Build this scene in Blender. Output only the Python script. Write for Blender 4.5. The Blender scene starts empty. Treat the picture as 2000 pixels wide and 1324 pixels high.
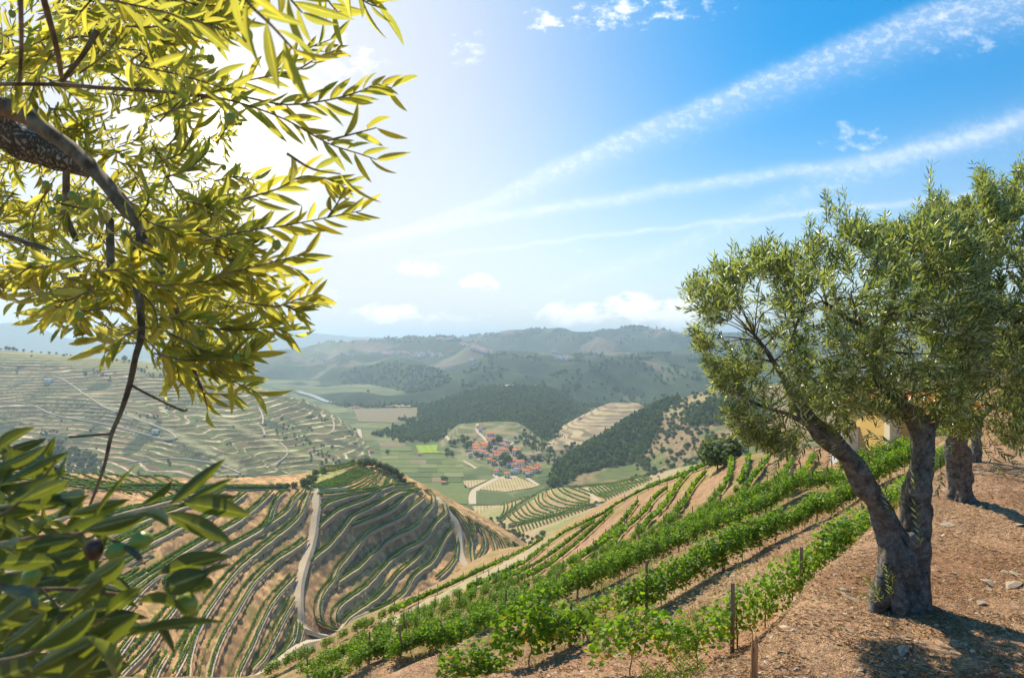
import bpy, math, random
import numpy as np
from math import radians, sin, cos, pi

rng = np.random.default_rng(7)
random.seed(7)
S = bpy.context.scene
COL = S.collection
F = 1333.0            # pixels of focal length in a 2000 px wide frame
CX, CY = 1000.0, 662.0

# ------------------------------------------------------------------ camera
cam = bpy.data.objects.new('camera', bpy.data.cameras.new('camera'))
COL.objects.link(cam); S.camera = cam
cam.location = (0, 0, 0); cam.rotation_euler = (radians(90), 0, 0)
cam.data.sensor_width = 36.0; cam.data.lens = 36.0 * F / 2000.0
cam.data.clip_start = 0.05; cam.data.clip_end = 60000
cam.data.dof.use_dof = True; cam.data.dof.focus_distance = 14.0; cam.data.dof.aperture_fstop = 13.0

# ------------------------------------------------------------------ sun, exposure
SUN_AZ, SUN_EL = radians(-27.0), radians(51.0)
sun_dir = np.array([sin(SUN_AZ)*cos(SUN_EL), cos(SUN_AZ)*cos(SUN_EL), sin(SUN_EL)])
sl = bpy.data.lights.new('sun', 'SUN'); sl.energy = 4.8; sl.angle = radians(0.55); sl.color = (1.0, 0.88, 0.68)
so = bpy.data.objects.new('sun', sl); COL.objects.link(so)
from mathutils import Vector, Matrix
so.rotation_euler = Vector(sun_dir).to_track_quat('Z', 'Y').to_euler()
S.view_settings.view_transform = 'Standard'; S.view_settings.look = 'None'
S.view_settings.exposure = 0.43; S.view_settings.gamma = 1.0; S.view_settings.use_curve_mapping = False
S.cycles.use_denoising = True
S.cycles.max_bounces = 8; S.cycles.diffuse_bounces = 3; S.cycles.transmission_bounces = 4
S.cycles.volume_bounces = 1; S.cycles.transparent_max_bounces = 8

# ------------------------------------------------------------------ node helpers
class NT:
    def __init__(s, tree): s.t = tree; s.n = tree.nodes; s.l = tree.links
    def new(s, typ, **kw):
        n = s.n.new(typ)
        for k, v in kw.items(): setattr(n, k, v)
        return n
    def put(s, sock, v):
        if isinstance(v, bpy.types.NodeSocket): s.l.new(v, sock)
        else: sock.default_value = v
    def math(s, op, a, b=None, c=None, clamp=False):
        n = s.new('ShaderNodeMath', operation=op); n.use_clamp = clamp
        s.put(n.inputs[0], a)
        if b is not None: s.put(n.inputs[1], b)
        if c is not None: s.put(n.inputs[2], c)
        return n.outputs[0]
    def vmath(s, op, a, b=None):
        n = s.new('ShaderNodeVectorMath', operation=op); s.put(n.inputs[0], a)
        if b is not None: s.put(n.inputs[1], b)
        return n.outputs['Value' if op in ('DOT_PRODUCT', 'LENGTH') else 'Vector']
    def mix(s, f, a, b, typ='RGBA', blend='MIX'):
        n = s.new('ShaderNodeMix', data_type=typ)
        if typ == 'RGBA':
            n.blend_type = blend; s.put(n.inputs[0], f); s.put(n.inputs[6], a); s.put(n.inputs[7], b); return n.outputs[2]
        s.put(n.inputs[0], f); s.put(n.inputs[2], a); s.put(n.inputs[3], b); return n.outputs[0]
    def ramp(s, f, stops, interp='LINEAR'):
        n = s.new('ShaderNodeValToRGB'); s.put(n.inputs[0], f); r = n.color_ramp; r.interpolation = interp
        while len(r.elements) < len(stops): r.elements.new(0.5)
        for e, (p, c) in zip(r.elements, stops):
            e.position = p; e.color = (c[0], c[1], c[2], 1) if not isinstance(c, (int, float)) else (c, c, c, 1)
        return n.outputs[0]
    def sstep(s, x, a, b, o0=0.0, o1=1.0):
        n = s.new('ShaderNodeMapRange', interpolation_type='SMOOTHSTEP')
        s.put(n.inputs[0], x); n.inputs[1].default_value = a; n.inputs[2].default_value = b
        n.inputs[3].default_value = o0; n.inputs[4].default_value = o1
        return n.outputs[0]
    def noise(s, vec, scale, detail=4, rough=0.55, dist=0.0):
        n = s.new('ShaderNodeTexNoise'); s.put(n.inputs['Vector'], vec)
        n.inputs['Scale'].default_value = scale; n.inputs['Detail'].default_value = detail
        n.inputs['Roughness'].default_value = rough; n.inputs['Distortion'].default_value = dist
        return n.outputs[0]
    def comb(s, x, y, z=0.0):
        n = s.new('ShaderNodeCombineXYZ'); s.put(n.inputs[0], x); s.put(n.inputs[1], y); s.put(n.inputs[2], z); return n.outputs[0]

# ------------------------------------------------------------------ world: sky, clouds, contrails
w = bpy.data.worlds.new('World'); S.world = w; w.use_nodes = True
T = NT(w.node_tree); T.n.clear()
geo = T.new('ShaderNodeTexCoord'); D_ = T.vmath('NORMALIZE', geo.outputs['Generated'])
sep = T.new('ShaderNodeSeparateXYZ'); T.put(sep.inputs[0], D_)
dx, dy, dz = sep.outputs
sky = T.new('ShaderNodeTexSky', sky_type='NISHITA'); sky.sun_disc = False
sky.sun_elevation = SUN_EL; sky.sun_rotation = SUN_AZ; sky.altitude = 400; sky.dust_density = 1.0; sky.ozone_density = 1.6
skyc = T.vmath('MULTIPLY', sky.outputs[0], (0.115, 0.115, 0.115))
# deep, polarised-looking blue away from the sun
glow_dir = np.array([(440-CX)/F, 1, -(255-CY)/F]); glow_dir /= np.linalg.norm(glow_dir)
cosg = T.vmath('DOT_PRODUCT', D_, tuple(glow_dir))
ang = T.math('ARCCOSINE', T.math('MINIMUM', cosg, 0.99999))
away = T.sstep(ang, 0.20, 0.80)
high = T.sstep(dz, 0.03, 0.40)
ablue = T.math('MULTIPLY', away, T.math('MULTIPLY_ADD', high, 0.75, 0.25))
tint = T.mix(ablue, (1.15, 1.06, 0.96, 1), (0.0, 0.71, 1.06, 1))
skyc = T.mix(1.0, skyc, tint, blend='MULTIPLY')
# milky whiteness towards the sun and the horizon
hz = T.sstep(dz, 0.0, 0.30, 1.0, 0.0)
skyc = T.mix(T.math('MULTIPLY', T.math('POWER', hz, 1.3), T.math('MULTIPLY_ADD', away, -0.42, 0.85)), skyc, (0.60, 0.65, 0.69, 1))
g1 = T.math('POWER', T.sstep(ang, 0.0, 0.70, 1.0, 0.0), 1.6)
skyc = T.mix(T.math('MULTIPLY', g1, 0.97), skyc, (0.66, 0.655, 0.63, 1))
g2 = T.math('POWER', T.sstep(ang, 0.0, 0.26, 1.0, 0.0), 3.0)
skyc = T.mix(g2, skyc, (0.8, 0.70, 0.42, 1), blend='ADD')
g3 = T.sstep(ang, 0.01, 0.06, 1.0, 0.0)
skyc = T.mix(g3, skyc, (1.0, 0.9, 0.6, 1), blend='ADD')
# tangent-plane coordinates of the forward half of the sky
yy = T.math('MAXIMUM', dy, 0.12)
PX = T.math('MULTIPLY_ADD', T.math('DIVIDE', dx, yy), F, CX)
PY = T.math('MULTIPLY_ADD', T.math('DIVIDE', dz, yy), -F, CY)
front = T.sstep(dy, 0.12, 0.3)
PV = T.comb(PX, PY, 0)
def trail(pts, w0, w1, strength, puff=0.5, nscale=0.05, seed=0.0, asym=1.0):
    """a contrail band: its height over the horizon as a curve of bearing"""
    global skyc
    x0, x1 = pts[0][0], pts[-1][0]
    u = T.math('DIVIDE', T.math('SUBTRACT', PX, float(x0)), float(x1-x0), clamp=True)
    fc = T.new('ShaderNodeFloatCurve'); T.put(fc.inputs['Value'], u); c = fc.mapping.curves[0]
    ys = [p[1] for p in pts]; lo, hi = min(ys)-1, max(ys)+1
    while len(c.points) < len(pts): c.points.new(0.5, 0.5)
    for q, p in zip(c.points, pts): q.location = ((p[0]-x0)/(x1-x0), (p[1]-lo)/(hi-lo)); q.handle_type = 'AUTO'
    fc.mapping.update()
    yc = T.math('MULTIPLY_ADD', fc.outputs[0], float(hi-lo), float(lo))
    wob = T.math('MULTIPLY', T.math('SUBTRACT', T.noise(T.comb(PX, seed*31, 0), 0.012, 2), 0.5), 22.0)
    wd = T.math('MULTIPLY_ADD', u, float(w1-w0), float(w0))
    d = T.math('DIVIDE', T.math('SUBTRACT', PY, T.math('ADD', yc, wob)), wd)
    kk = T.sstep(d, -.05, .05, -1.4*asym*asym, -1.4)
    m = T.math('EXPONENT', T.math('MULTIPLY', T.math('MULTIPLY', d, d), kk))
    along = T.comb(T.math('MULTIPLY_ADD', PY, 0.5, PX), T.math('MULTIPLY_ADD', PX, -0.35, T.math('MULTIPLY', PY, 1.5)), seed)
    n = T.noise(along, nscale, 5, 0.62)
    n2 = T.sstep(T.math('SUBTRACT', n, T.math('MULTIPLY', T.math('MAXIMUM', d, 0.0), 0.10*puff)), 0.5-0.14*puff, 0.64, 1.0-puff, 1.0)
    ends = T.math('MULTIPLY', T.sstep(PX, float(x0), float(x0)+180.0), front)
    f = T.math('MULTIPLY', T.math('MULTIPLY', m, n2), T.math('MULTIPLY', ends, strength), clamp=True)
    skyc = T.mix(f, skyc, (0.86, 0.90, 0.95, 1))
trail([(600, 498), (880, 420), (1050, 342), (1200, 278), (1350, 216), (1500, 150), (1650, 94), (1800, 36), (2000, -25), (2300, -110)], 16, 100, 0.50, 0.50, 0.045, 1.0, 3.0)
trail([(560, 490), (720, 467), (880, 436), (1100, 402), (1300, 372), (1450, 347), (1620, 325), (1760, 303), (1900, 268), (2060, 205), (2300, 120)], 9, 26, 0.46, 0.4, 0.04, 5.0, 1.3)
trail([(740, 508), (900, 492), (1100, 470), (1300, 446), (1450, 430), (1600, 413), (1800, 393), (2000, 372), (2200, 350)], 4, 9, 0.42, 0.4, 0.04, 9.0)
trail([(1000, 590), (1180, 530), (1300, 487), (1450, 425), (1600, 365), (1750, 310), (1900, 262), (2200, 190)], 16, 60, 0.26, 0.6, 0.05, 13.0, 1.5)
# small cumulus and high wisps
wn = T.noise(PV, 0.010, 6, 0.62); wn2 = T.noise(T.comb(PX, T.math('MULTIPLY', PY, 1.6), 7.0), 0.022, 7, 0.62)
def cloud(cx, cy, rx, ry, strength=0.9, thr=0.42, col=(1.12, 1.10, 1.08, 1)):
    global skyc
    a = T.math('DIVIDE', T.math('SUBTRACT', PX, float(cx)), float(rx)); b = T.math('DIVIDE', T.math('SUBTRACT', PY, float(cy)), float(ry))
    r = T.math('ADD', T.math('MULTIPLY', a, a), T.math('MULTIPLY', b, b))
    e = T.math('SUBTRACT', 1.0, r)
    v = T.math('MULTIPLY_ADD', wn2, 3.6, T.math('MULTIPLY_ADD', e, 0.75, -1.95 - thr*1.2))
    f = T.math('MULTIPLY', T.math('MULTIPLY', T.sstep(v, 0.0, 0.9), strength), T.math('MULTIPLY', front, T.sstep(r, 1.3, 0.6)), clamp=True)
    skyc = T.mix(f, skyc, col)
for a in [(1060, 40, 60, 34, .8, .3), (1200, 25, 130, 60, .75, .25), (1330, 10, 120, 45, .6, .3), (915, 95, 55, 50, .55, .3),
          (660, 110, 130, 110, .5, .3), (1665, 268, 95, 42, .42, .25), (1165, 495, 60, 20, .35, .3), (820, 526, 70, 22, .7, -.0),
          (940, 553, 48, 20, .8, -.1), (765, 612, 70, 26, .9, -.15), (680, 612, 90, 16, .5, .2), (890, 625, 110, 18, .6, .2), (1115, 612, 85, 28, .95, -.2),
          (1235, 602, 62, 34, 1.0, -.35), (1325, 612, 75, 36, .9, -.3), (985, 600, 60, 12, .4, .2), (620, 575, 60, 24, .5, .2),
          (1900, 60, 220, 70, .3, .35), (2350, 500, 300, 60, .6, .2), (-400, 420, 300, 60, .6, .2)]:
    cloud(*a)
bg = T.new('ShaderNodeBackground'); T.put(bg.inputs[0], skyc); bg.inputs[1].default_value = 1.0
# the sky colour above is the Nishita sky scaled by 0.115 inside the node tree
out = T.new('ShaderNodeOutputWorld'); T.l.new(bg.outputs[0], out.inputs[0])
w.cycles.sampling_method = 'MANUAL'; w.cycles.sample_map_resolution = 1024

# ------------------------------------------------------------------ object helpers
def tag(o, label=None, cat=None, group=None, kind=None):
    if label: o['label'] = label
    if cat: o['category'] = cat
    if group: o['group'] = group
    if kind: o['kind'] = kind
    return o
def empty(name, loc, rz=0):
    o = bpy.data.objects.new(name, None); COL.objects.link(o); o.location = loc; o.rotation_euler = (0, 0, rz); o.empty_display_size = .2
    return o
def mesh(name, V, Fc, mats, attrs=None, smooth=True, mi=None, fattrs=None):
    """V (n,3); Fc: one (m,k) array or list of arrays"""
    V = np.asarray(V, np.float32)
    if not isinstance(Fc, (list, tuple)): Fc = [Fc]
    Fc = [np.asarray(f, np.int32) for f in Fc if len(f)]
    loops = np.concatenate([f.ravel() for f in Fc]); tot = np.concatenate([np.full(len(f), f.shape[1], np.int32) for f in Fc])
    st = np.concatenate([[0], np.cumsum(tot)[:-1]]).astype(np.int32)
    me = bpy.data.meshes.new(name); me.vertices.add(len(V)); me.vertices.foreach_set('co', V.ravel())
    me.loops.add(len(loops)); me.loops.foreach_set('vertex_index', loops)
    me.polygons.add(len(tot)); me.polygons.foreach_set('loop_start', st); me.polygons.foreach_set('loop_total', tot)
    me.polygons.foreach_set('use_smooth', np.full(len(tot), bool(smooth)))
    for m in (mats if isinstance(mats, (list, tuple)) else [mats]): me.materials.append(m)
    if mi is not None: me.polygons.foreach_set('material_index', np.asarray(mi, np.int32))
    for k, a in (attrs or {}).items():
        a = np.asarray(a, np.float32)
        if a.ndim == 1: me.attributes.new(k, 'FLOAT', 'POINT').data.foreach_set('value', a)
        else:
            if a.shape[1] == 3: a = np.concatenate([a, np.ones((len(a), 1), np.float32)], 1)
            me.attributes.new(k, 'FLOAT_COLOR', 'POINT').data.foreach_set('color', a.ravel())
    me.update(); me.validate()
    return me
def obj(name, me, parent=None, loc=None, rot=None, scale=None):
    o = bpy.data.objects.new(name, me); COL.objects.link(o)
    if parent: o.parent = parent
    if loc is not None: o.location = loc
    if rot is not None: o.rotation_euler = rot
    if scale is not None: o.scale = (scale,)*3 if isinstance(scale, (int, float)) else scale
    return o

# ------------------------------------------------------------------ numpy noise
def _h(ix, iy, iz, seed):
    n = (ix.astype(np.int64)*374761393 + iy.astype(np.int64)*668265263 + iz.astype(np.int64)*2147483647 + seed*974634777) & 0xffffffff
    n = ((n ^ (n >> 13))*1274126177) & 0xffffffff
    n = ((n ^ (n >> 16))*2246822519) & 0xffffffff
    return ((n ^ (n >> 15)) & 0xffffff)/float(0xffffff)
def vnoise(x, y, z=None, seed=0):
    x = np.asarray(x, float); y = np.asarray(y, float); z = np.zeros_like(x) if z is None else np.asarray(z, float)
    ix, iy, iz = np.floor(x), np.floor(y), np.floor(z); fx, fy, fz = x-ix, y-iy, z-iz
    sx, sy, sz = [f*f*(3-2*f) for f in (fx, fy, fz)]
    r = 0
    for a in (0, 1):
        for b in (0, 1):
            for c in (0, 1):
                r = r + _h(ix+a, iy+b, iz+c, seed)*(sx if a else 1-sx)*(sy if b else 1-sy)*(sz if c else 1-sz)
    return r
def fbm(x, y, z=None, seed=0, oct=4, gain=0.5):
    r = 0; a = 1; t = 0; f = 1.0
    for o in range(oct):
        r = r + a*(vnoise(x*f, y*f, None if z is None else z*f, seed+o*17)-0.5)*2; t += a; a *= gain; f *= 2.03
    return r/t
def sm(x, a, b):
    t = np.clip((x-a)/(b-a), 0, 1); return t*t*(3-2*t)

# ------------------------------------------------------------------ materials
MATS = {}
def mat(name, build):
    m = bpy.data.materials.new(name); m.use_nodes = True; t = NT(m.node_tree); t.n.clear()
    o = t.new('ShaderNodeOutputMaterial'); sh = build(t); t.l.new(sh, o.inputs[0]); MATS[name] = m
    try: m.cycles.volume_interpolation = m.cycles.volume_interpolation
    except Exception: pass
    return m
def principled(t, col, rough=0.8, spec=0.3, bump=None, bs=0.5, bd=0.02):
    p = t.new('ShaderNodeBsdfPrincipled'); t.put(p.inputs['Base Color'], col); t.put(p.inputs['Roughness'], rough)
    p.inputs['Specular IOR Level'].default_value = spec
    if bump is not None:
        b = t.new('ShaderNodeBump'); b.inputs['Strength'].default_value = bs; b.inputs['Distance'].default_value = bd
        t.put(b.inputs['Height'], bump); t.l.new(b.outputs[0], p.inputs['Normal'])
    return p.outputs[0]
def attr(t, name, fac=False):
    a = t.new('ShaderNodeAttribute', attribute_name=name); return a.outputs['Fac' if fac else 'Color']
def pos(t): return t.new('ShaderNodeNewGeometry').outputs['Position']
def objpos(t): return t.new('ShaderNodeTexCoord').outputs['Object']

def leafmat(name, stops, tr=0.35, trcol=(0.30, 0.40, 0.04), back=None, rough=0.4, spec=0.45, objrand=False, rib=False):
    def b(t):
        v = attr(t, 'v', True)
        if objrand:
            v = t.math('MULTIPLY_ADD', t.new('ShaderNodeObjectInfo').outputs['Random'], .55, t.math('MULTIPLY', v, .5))
        c = t.ramp(v, stops)
        if back: c = t.mix(t.math('MULTIPLY', t.new('ShaderNodeNewGeometry').outputs['Backfacing'], 0.85), c, (*back, 1))
        if rib:
            e_ = attr(t, 'e', True); c = t.mix(t.math('MULTIPLY', t.sstep(e_, .82, .96), .65), c, (.34, .36, .12, 1)); nz = t.noise(objpos(t), 4.0, 5, .7); c = t.mix(1.0, c, t.ramp(nz, [(.25, .6), (.75, 1.35)]), blend='MULTIPLY'); sp = t.sstep(t.noise(objpos(t), 11.0, 3), .70, .74); c = t.mix(t.math('MULTIPLY', sp, .6), c, (.12, .07, .03, 1))
        p = principled(t, c, rough, spec)
        tl = t.new('ShaderNodeBsdfTranslucent'); t.put(tl.inputs[0], t.mix(1.0, t.mix(0.5, c, (0.2, 0.2, 0.2, 1)), (*[x*5 for x in trcol], 1), blend='MULTIPLY'))
        m = t.new('ShaderNodeMixShader'); m.inputs[0].default_value = tr; t.l.new(p, m.inputs[1]); t.l.new(tl.outputs[0], m.inputs[2])
        return m.outputs[0]
    return mat(name, b)
M_olive = leafmat('olive_leaf', [(0, (.045, .08, .018)), (.5, (.09, .13, .025)), (.85, (.17, .19, .04)), (1, (.5, .36, .04))], .34, (.42, .47, .06), (.44, .47, .36), .30, .6)
M_olive_near = leafmat('olive_leaf_near', [(0, (.04, .07, .015)), (.35, (.08, .105, .02)), (.8, (.15, .16, .03)), (1, (.26, .22, .04))], .62, (.86, .76, .14), (.28, .29, .16), .42, rib=True)
M_olive_dark = leafmat('olive_leaf_dark', [(0, (.018, .045, .012)), (.5, (.042, .08, .018)), (.9, (.10, .12, .022)), (1, (.2, .17, .03))], .32, (.46, .48, .05), (.14, .18, .09), .40, rib=True)  # darker green leaf colour for the lower left branch
M_vine = leafmat('vine_leaf', [(0, (.03, .085, .008)), (.35, (.075, .17, .012)), (.65, (.16, .27, .018)), (.86, (.32, .36, .025)), (.945, (.55, .28, .03)), (1, (.50, .10, .02))], .36, (.46, .60, .04), None, .52, .3)
M_vinefar = leafmat('vine_row_leaf', [(0, (.05, .11, .014)), (.4, (.10, .19, .022)), (.8, (.20, .28, .03)), (1, (.32, .32, .04))], .3, (.3, .42, .05), None, .6, .2)
M_tree = leafmat('tree_foliage', [(0, (.035, .065, .016)), (.3, (.065, .105, .024)), (.55, (.10, .145, .032)), (.8, (.15, .19, .045)), (1, (.22, .24, .06))], .28, (.25, .36, .05), None, .7, .12, True)
M_shrub = leafmat('shrub_foliage', [(0, (.045, .08, .03)), (.5, (.09, .13, .055)), (1, (.19, .21, .10))], .3, (.3, .36, .08), None, .6, .2, True)
M_bright = leafmat('grass_blade', [(0, (.08, .12, .02)), (.4, (.2, .2, .04)), (.75, (.36, .27, .10)), (1, (.45, .36, .2))], .3, (.4, .4, .1), None, .7, .1)
M_litter = mat('dry_litter', lambda t: principled(t, t.ramp(attr(t, 'v', True), [(0, (.10, .055, .03)), (.3, (.25, .13, .07)), (.6, (.40, .24, .13)), (.85, (.55, .40, .26)), (.93, (.5, .3, .05)), (1, (.12, .16, .04))]), .8, .15))
M_stone = mat('schist_stone', lambda t: principled(t, t.mix(t.noise(pos(t), 9.0), t.ramp(attr(t, 'v', True), [(0, (.26, .18, .12)), (.5, (.46, .31, .20)), (1, (.66, .54, .42))]), (.36, .25, .17, 1)), .85, .2, t.noise(pos(t), 30), .5, .01))
M_rock = mat('rock', lambda t: principled(t, t.mix(t.noise(objpos(t), 5.0, 6), (.22, .17, .13, 1), (.60, .48, .34, 1)), .85, .2, t.noise(objpos(t), 14, 6), .8, .02))
def _bark(t):
    p = objpos(t); n = t.noise(p, 7.0, 8, .65); v = t.new('ShaderNodeTexVoronoi'); v.feature = 'DISTANCE_TO_EDGE'
    mp = t.new('ShaderNodeMapping'); mp.inputs['Scale'].default_value = (26, 26, 9); t.l.new(p, mp.inputs[0])
    t.put(v.inputs['Vector'], t.vmath('ADD', mp.outputs[0], t.comb(t.math('MULTIPLY', n, 3.0), t.math('MULTIPLY', n, 2.0), 0)))
    crack = t.sstep(v.outputs[0], 0.0, 0.22)
    c = t.ramp(n, [(.32, (.12, .10, .08)), (.5, (.36, .32, .27)), (.66, (.62, .58, .52))])
    li = t.sstep(t.noise(p, 16.0, 6, .7), .53, .60); c = t.mix(t.math('MULTIPLY', li, .8), c, (.62, .62, .58, 1))
    ms = t.sstep(t.noise(t.vmath('ADD', p, (5, 3, 1)), 3.0, 5, .6), .56, .68); c = t.mix(t.math('MULTIPLY', ms, .55), c, (.22, .17, .05, 1))
    c = t.mix(crack, t.mix(.6, c, (.03, .024, .018, 1)), c)
    return principled(t, c, .9, .15, t.math('ADD', t.math('MULTIPLY', crack, .6), n), .9, .035)
M_bark = mat('olive_bark', _bark)
M_twig = mat('twig_bark', lambda t: principled(t, t.ramp(t.noise(objpos(t), 30.0, 4), [(.35, (.09, .06, .035)), (.65, (.30, .22, .13))]), .8, .2))
M_post = mat('weathered_wood', lambda t: principled(t, t.ramp(t.noise(t.vmath('MULTIPLY', objpos(t), (40, 40, 3)), 1.0, 5), [(.3, (.10, .075, .055)), (.7, (.33, .27, .21))]), .85, .15))
M_stake = mat('split_wood', lambda t: principled(t, t.ramp(t.noise(t.vmath('MULTIPLY', objpos(t), (60, 60, 2.5)), 1.0, 6), [(.3, (.16, .07, .03)), (.55, (.50, .30, .14)), (.7, (.68, .47, .26))]), .7, .2))
M_fruit = mat('green_olive', lambda t: principled(t, t.mix(t.noise(objpos(t), 20.0), (.20, .27, .03, 1), (.34, .38, .06, 1)), .35, .5))
M_fruitd = mat('ripe_olive', lambda t: principled(t, t.mix(t.noise(objpos(t), 20.0), (.05, .02, .015, 1), (.12, .06, .03, 1)), .35, .5))
def _ground(scale, bs, bd, vary=.35):
    def b(t):
        p = pos(t); a = attr(t, 'col'); n = t.noise(p, scale, 8, .65); n2 = t.noise(p, scale*9, 4, .6)
        k = t.math('MULTIPLY_ADD', t.math('ADD', n, t.math('MULTIPLY', n2, .7)), 2*vary, 1-1.7*vary)
        c = t.mix(1.0, a, t.comb(k, k, k), blend='MULTIPLY')
        return principled(t, c, .95, .08, t.math('ADD', n, t.math('MULTIPLY', n2, .4)), bs, bd)
    return b
def _stony(t):
    p = pos(t); a = attr(t, 'col'); n = t.noise(p, 1.9, 8, .7); n2 = t.noise(p, 17.0, 6, .7)
    vo = t.new('ShaderNodeTexVoronoi'); vo.inputs['Scale'].default_value = 13.0; t.put(vo.inputs['Vector'], t.vmath('ADD', p, t.comb(n2, n2, n2))); vo2 = t.new('ShaderNodeTexVoronoi'); vo2.inputs['Scale'].default_value = 42.0; t.put(vo2.inputs['Vector'], p)
    s1 = t.sstep(t.new('ShaderNodeSeparateColor').outputs[0], 0, 1) if 0 else None
    sc = t.new('ShaderNodeSeparateColor'); t.l.new(vo.outputs['Color'], sc.inputs[0]); sc2 = t.new('ShaderNodeSeparateColor'); t.l.new(vo2.outputs['Color'], sc2.inputs[0])
    k = t.math('MULTIPLY_ADD', t.math('ADD', n, n2), 1.25, -.30)
    k = t.math('MULTIPLY', k, t.math('MULTIPLY_ADD', sc.outputs[0], .55, .72)); k = t.math('MULTIPLY', k, t.math('MULTIPLY_ADD', sc2.outputs[1], .6, .7))
    c = t.mix(1.0, a, t.comb(k, k, k), blend='MULTIPLY')
    st = t.math('MULTIPLY', t.sstep(sc.outputs[1], .80, .86), t.sstep(vo.outputs['Distance'], .48, .3)); c = t.mix(t.math('MULTIPLY', st, .6), c, (.52, .42, .32, 1))
    dk = t.math('MULTIPLY', t.sstep(sc2.outputs[0], .78, .85), .55); c = t.mix(dk, c, (.14, .085, .05, 1))
    return principled(t, c, .95, .08, t.math('ADD', t.math('ADD', n, t.math('MULTIPLY', n2, .6)), t.math('ADD', t.math('MULTIPLY', st, .35), t.math('MULTIPLY', vo2.outputs['Distance'], -.25))), .9, .09)
M_gnear = mat('stony_ground', _stony)
M_gmid = mat('terraced_ground', _ground(.35, .7, .5, .4))
M_gfar = mat('far_ground', _ground(.03, .6, 4.0, .22))
M_gvfar = mat('distant_ground', _ground(.006, .8, 22.0, .25))
def simple(name, c1, c2, s=.3, rough=.9, bs=.2):
    return mat(name, lambda t: principled(t, t.mix(t.noise(pos(t), s, 6, .6), (*c1, 1), (*c2, 1)), rough, .1, t.noise(pos(t), s*4), bs, .05))
M_path = simple('pale_dirt', (.42, .33, .22), (.60, .49, .35), .5)
M_tread = simple('terrace_earth', (.30, .26, .13), (.50, .40, .25), .4)
M_concrete = simple('grey_track', (.36, .34, .31), (.52, .50, .46), 1.2)

# ------------------------------------------------------------------ lofted terrain patches
def pchip(xk, yk, x):
    """monotone cubic along axis 0 of yk (K,...) ; x (n,) -> (n,...)"""
    xk = np.asarray(xk, float); yk = np.asarray(yk, float); x = np.clip(np.asarray(x, float), xk[0], xk[-1])
    h = np.diff(xk); sh = (-1,)+(1,)*(yk.ndim-1); d = np.diff(yk, axis=0)/h.reshape(sh)
    m = np.zeros_like(yk)
    if len(xk) > 2:
        a, b = d[:-1], d[1:]; w1 = (2*h[1:]+h[:-1]).reshape(sh); w2 = (h[1:]+2*h[:-1]).reshape(sh)
        with np.errstate(divide='ignore', invalid='ignore'):
            mm = (w1+w2)/(w1/a+w2/b)
        m[1:-1] = np.where(a*b > 0, mm, 0)
    m[0] = d[0]; m[-1] = d[-1]
    i = np.clip(np.searchsorted(xk, x, side='right')-1, 0, len(h)-1); H = h[i].reshape(sh); t = ((x-xk[i])/h[i]).reshape(sh)
    return yk[i]*(2*t**3-3*t**2+1)+m[i]*H*(t**3-2*t**2+t)+yk[i+1]*(-2*t**3+3*t**2)+m[i+1]*H*(t**3-t**2)
def zat(py, D): return -(py-CY)/F*D

class Patch:
    """hill surface lofted through bearing columns; every column is a profile of (distance, height)"""
    def __init__(s, cols, nx, nv, relief=None):
        xs = sorted(cols); P = np.array([cols[x] for x in xs], float)     # (ncol,K,2) D,Z
        s.px = np.linspace(xs[0], xs[-1], nx)
        G = pchip(xs, P, s.px)                                           # (nx,K,2)
        K = P.shape[1]; s.v = np.linspace(0, K-1, nv)
        L = np.stack([np.log(G[:, :, 0]), G[:, :, 1]], -1)
        R = pchip(np.arange(K), np.swapaxes(L, 0, 1), s.v)               # (nv,nx,2)
        s.D = np.exp(R[..., 0]).T; s.Z = R[..., 1].T.copy()               # (nx,nv)
        s.X = (s.px[:, None]-CX)/F*s.D
        s.V = np.broadcast_to(s.v[None, :], s.D.shape)
        if relief is not None: s.Z = s.Z+relief(s)
        s.PY = CY-s.Z/s.D*F
    def col(s, px):
        f = np.clip((px-s.px[0])/(s.px[-1]-s.px[0])*(len(s.px)-1), 0, len(s.px)-1.001); i = int(f); return i, f-i
    def at(s, px, py, vmin=0.0):
        """first surface point seen along the ray through (px,py)"""
        i, f = s.col(px); PYc = s.PY[i]*(1-f)+s.PY[i+1]*f; D = s.D[i]*(1-f)+s.D[i+1]*f
        k0 = int(np.searchsorted(s.v, vmin)); c = np.nonzero((PYc[k0:-1] >= py) & (PYc[k0+1:] < py))[0]
        if len(c) == 0: k = k0+int(np.argmin(np.abs(PYc[k0:]-py))); d = D[k]
        else:
            k = k0+c[0]; t = (PYc[k]-py)/(PYc[k]-PYc[k+1]+1e-9); d = D[k]*(1-t)+D[k+1]*t
        return np.array([(px-CX)/F*d, d, zat(py, d) if len(c) else s.zx((px-CX)/F*d, d)])
    def zx(s, X, Y):
        """height at world X,Y"""
        Y = max(Y, 1e-3); i, f = s.col(CX+F*X/Y); D = s.D[i]*(1-f)+s.D[i+1]*f; Z = s.Z[i]*(1-f)+s.Z[i+1]*f
        return float(np.interp(Y, D, Z))
    def zxv(s, X, Y): return np.array([s.zx(a, b) for a, b in zip(X, Y)])
    def build(s, name, m, col, **kw):
        nx, nv = s.D.shape; V = np.stack([s.X, s.D, s.Z], -1).reshape(-1, 3); I = np.arange(nx*nv).reshape(nx, nv)
        Fc = np.stack([I[:-1, :-1], I[1:, :-1], I[1:, 1:], I[:-1, 1:]], -1).reshape(-1, 4)
        C = col(s) if callable(col) else np.broadcast_to(np.array(col), s.D.shape+(3,))
        me = mesh(name, V, Fc, m, {'col': C.reshape(-1, 3)}); o = obj(name, me); o['kind'] = 'structure'; s.o = o; return o

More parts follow.
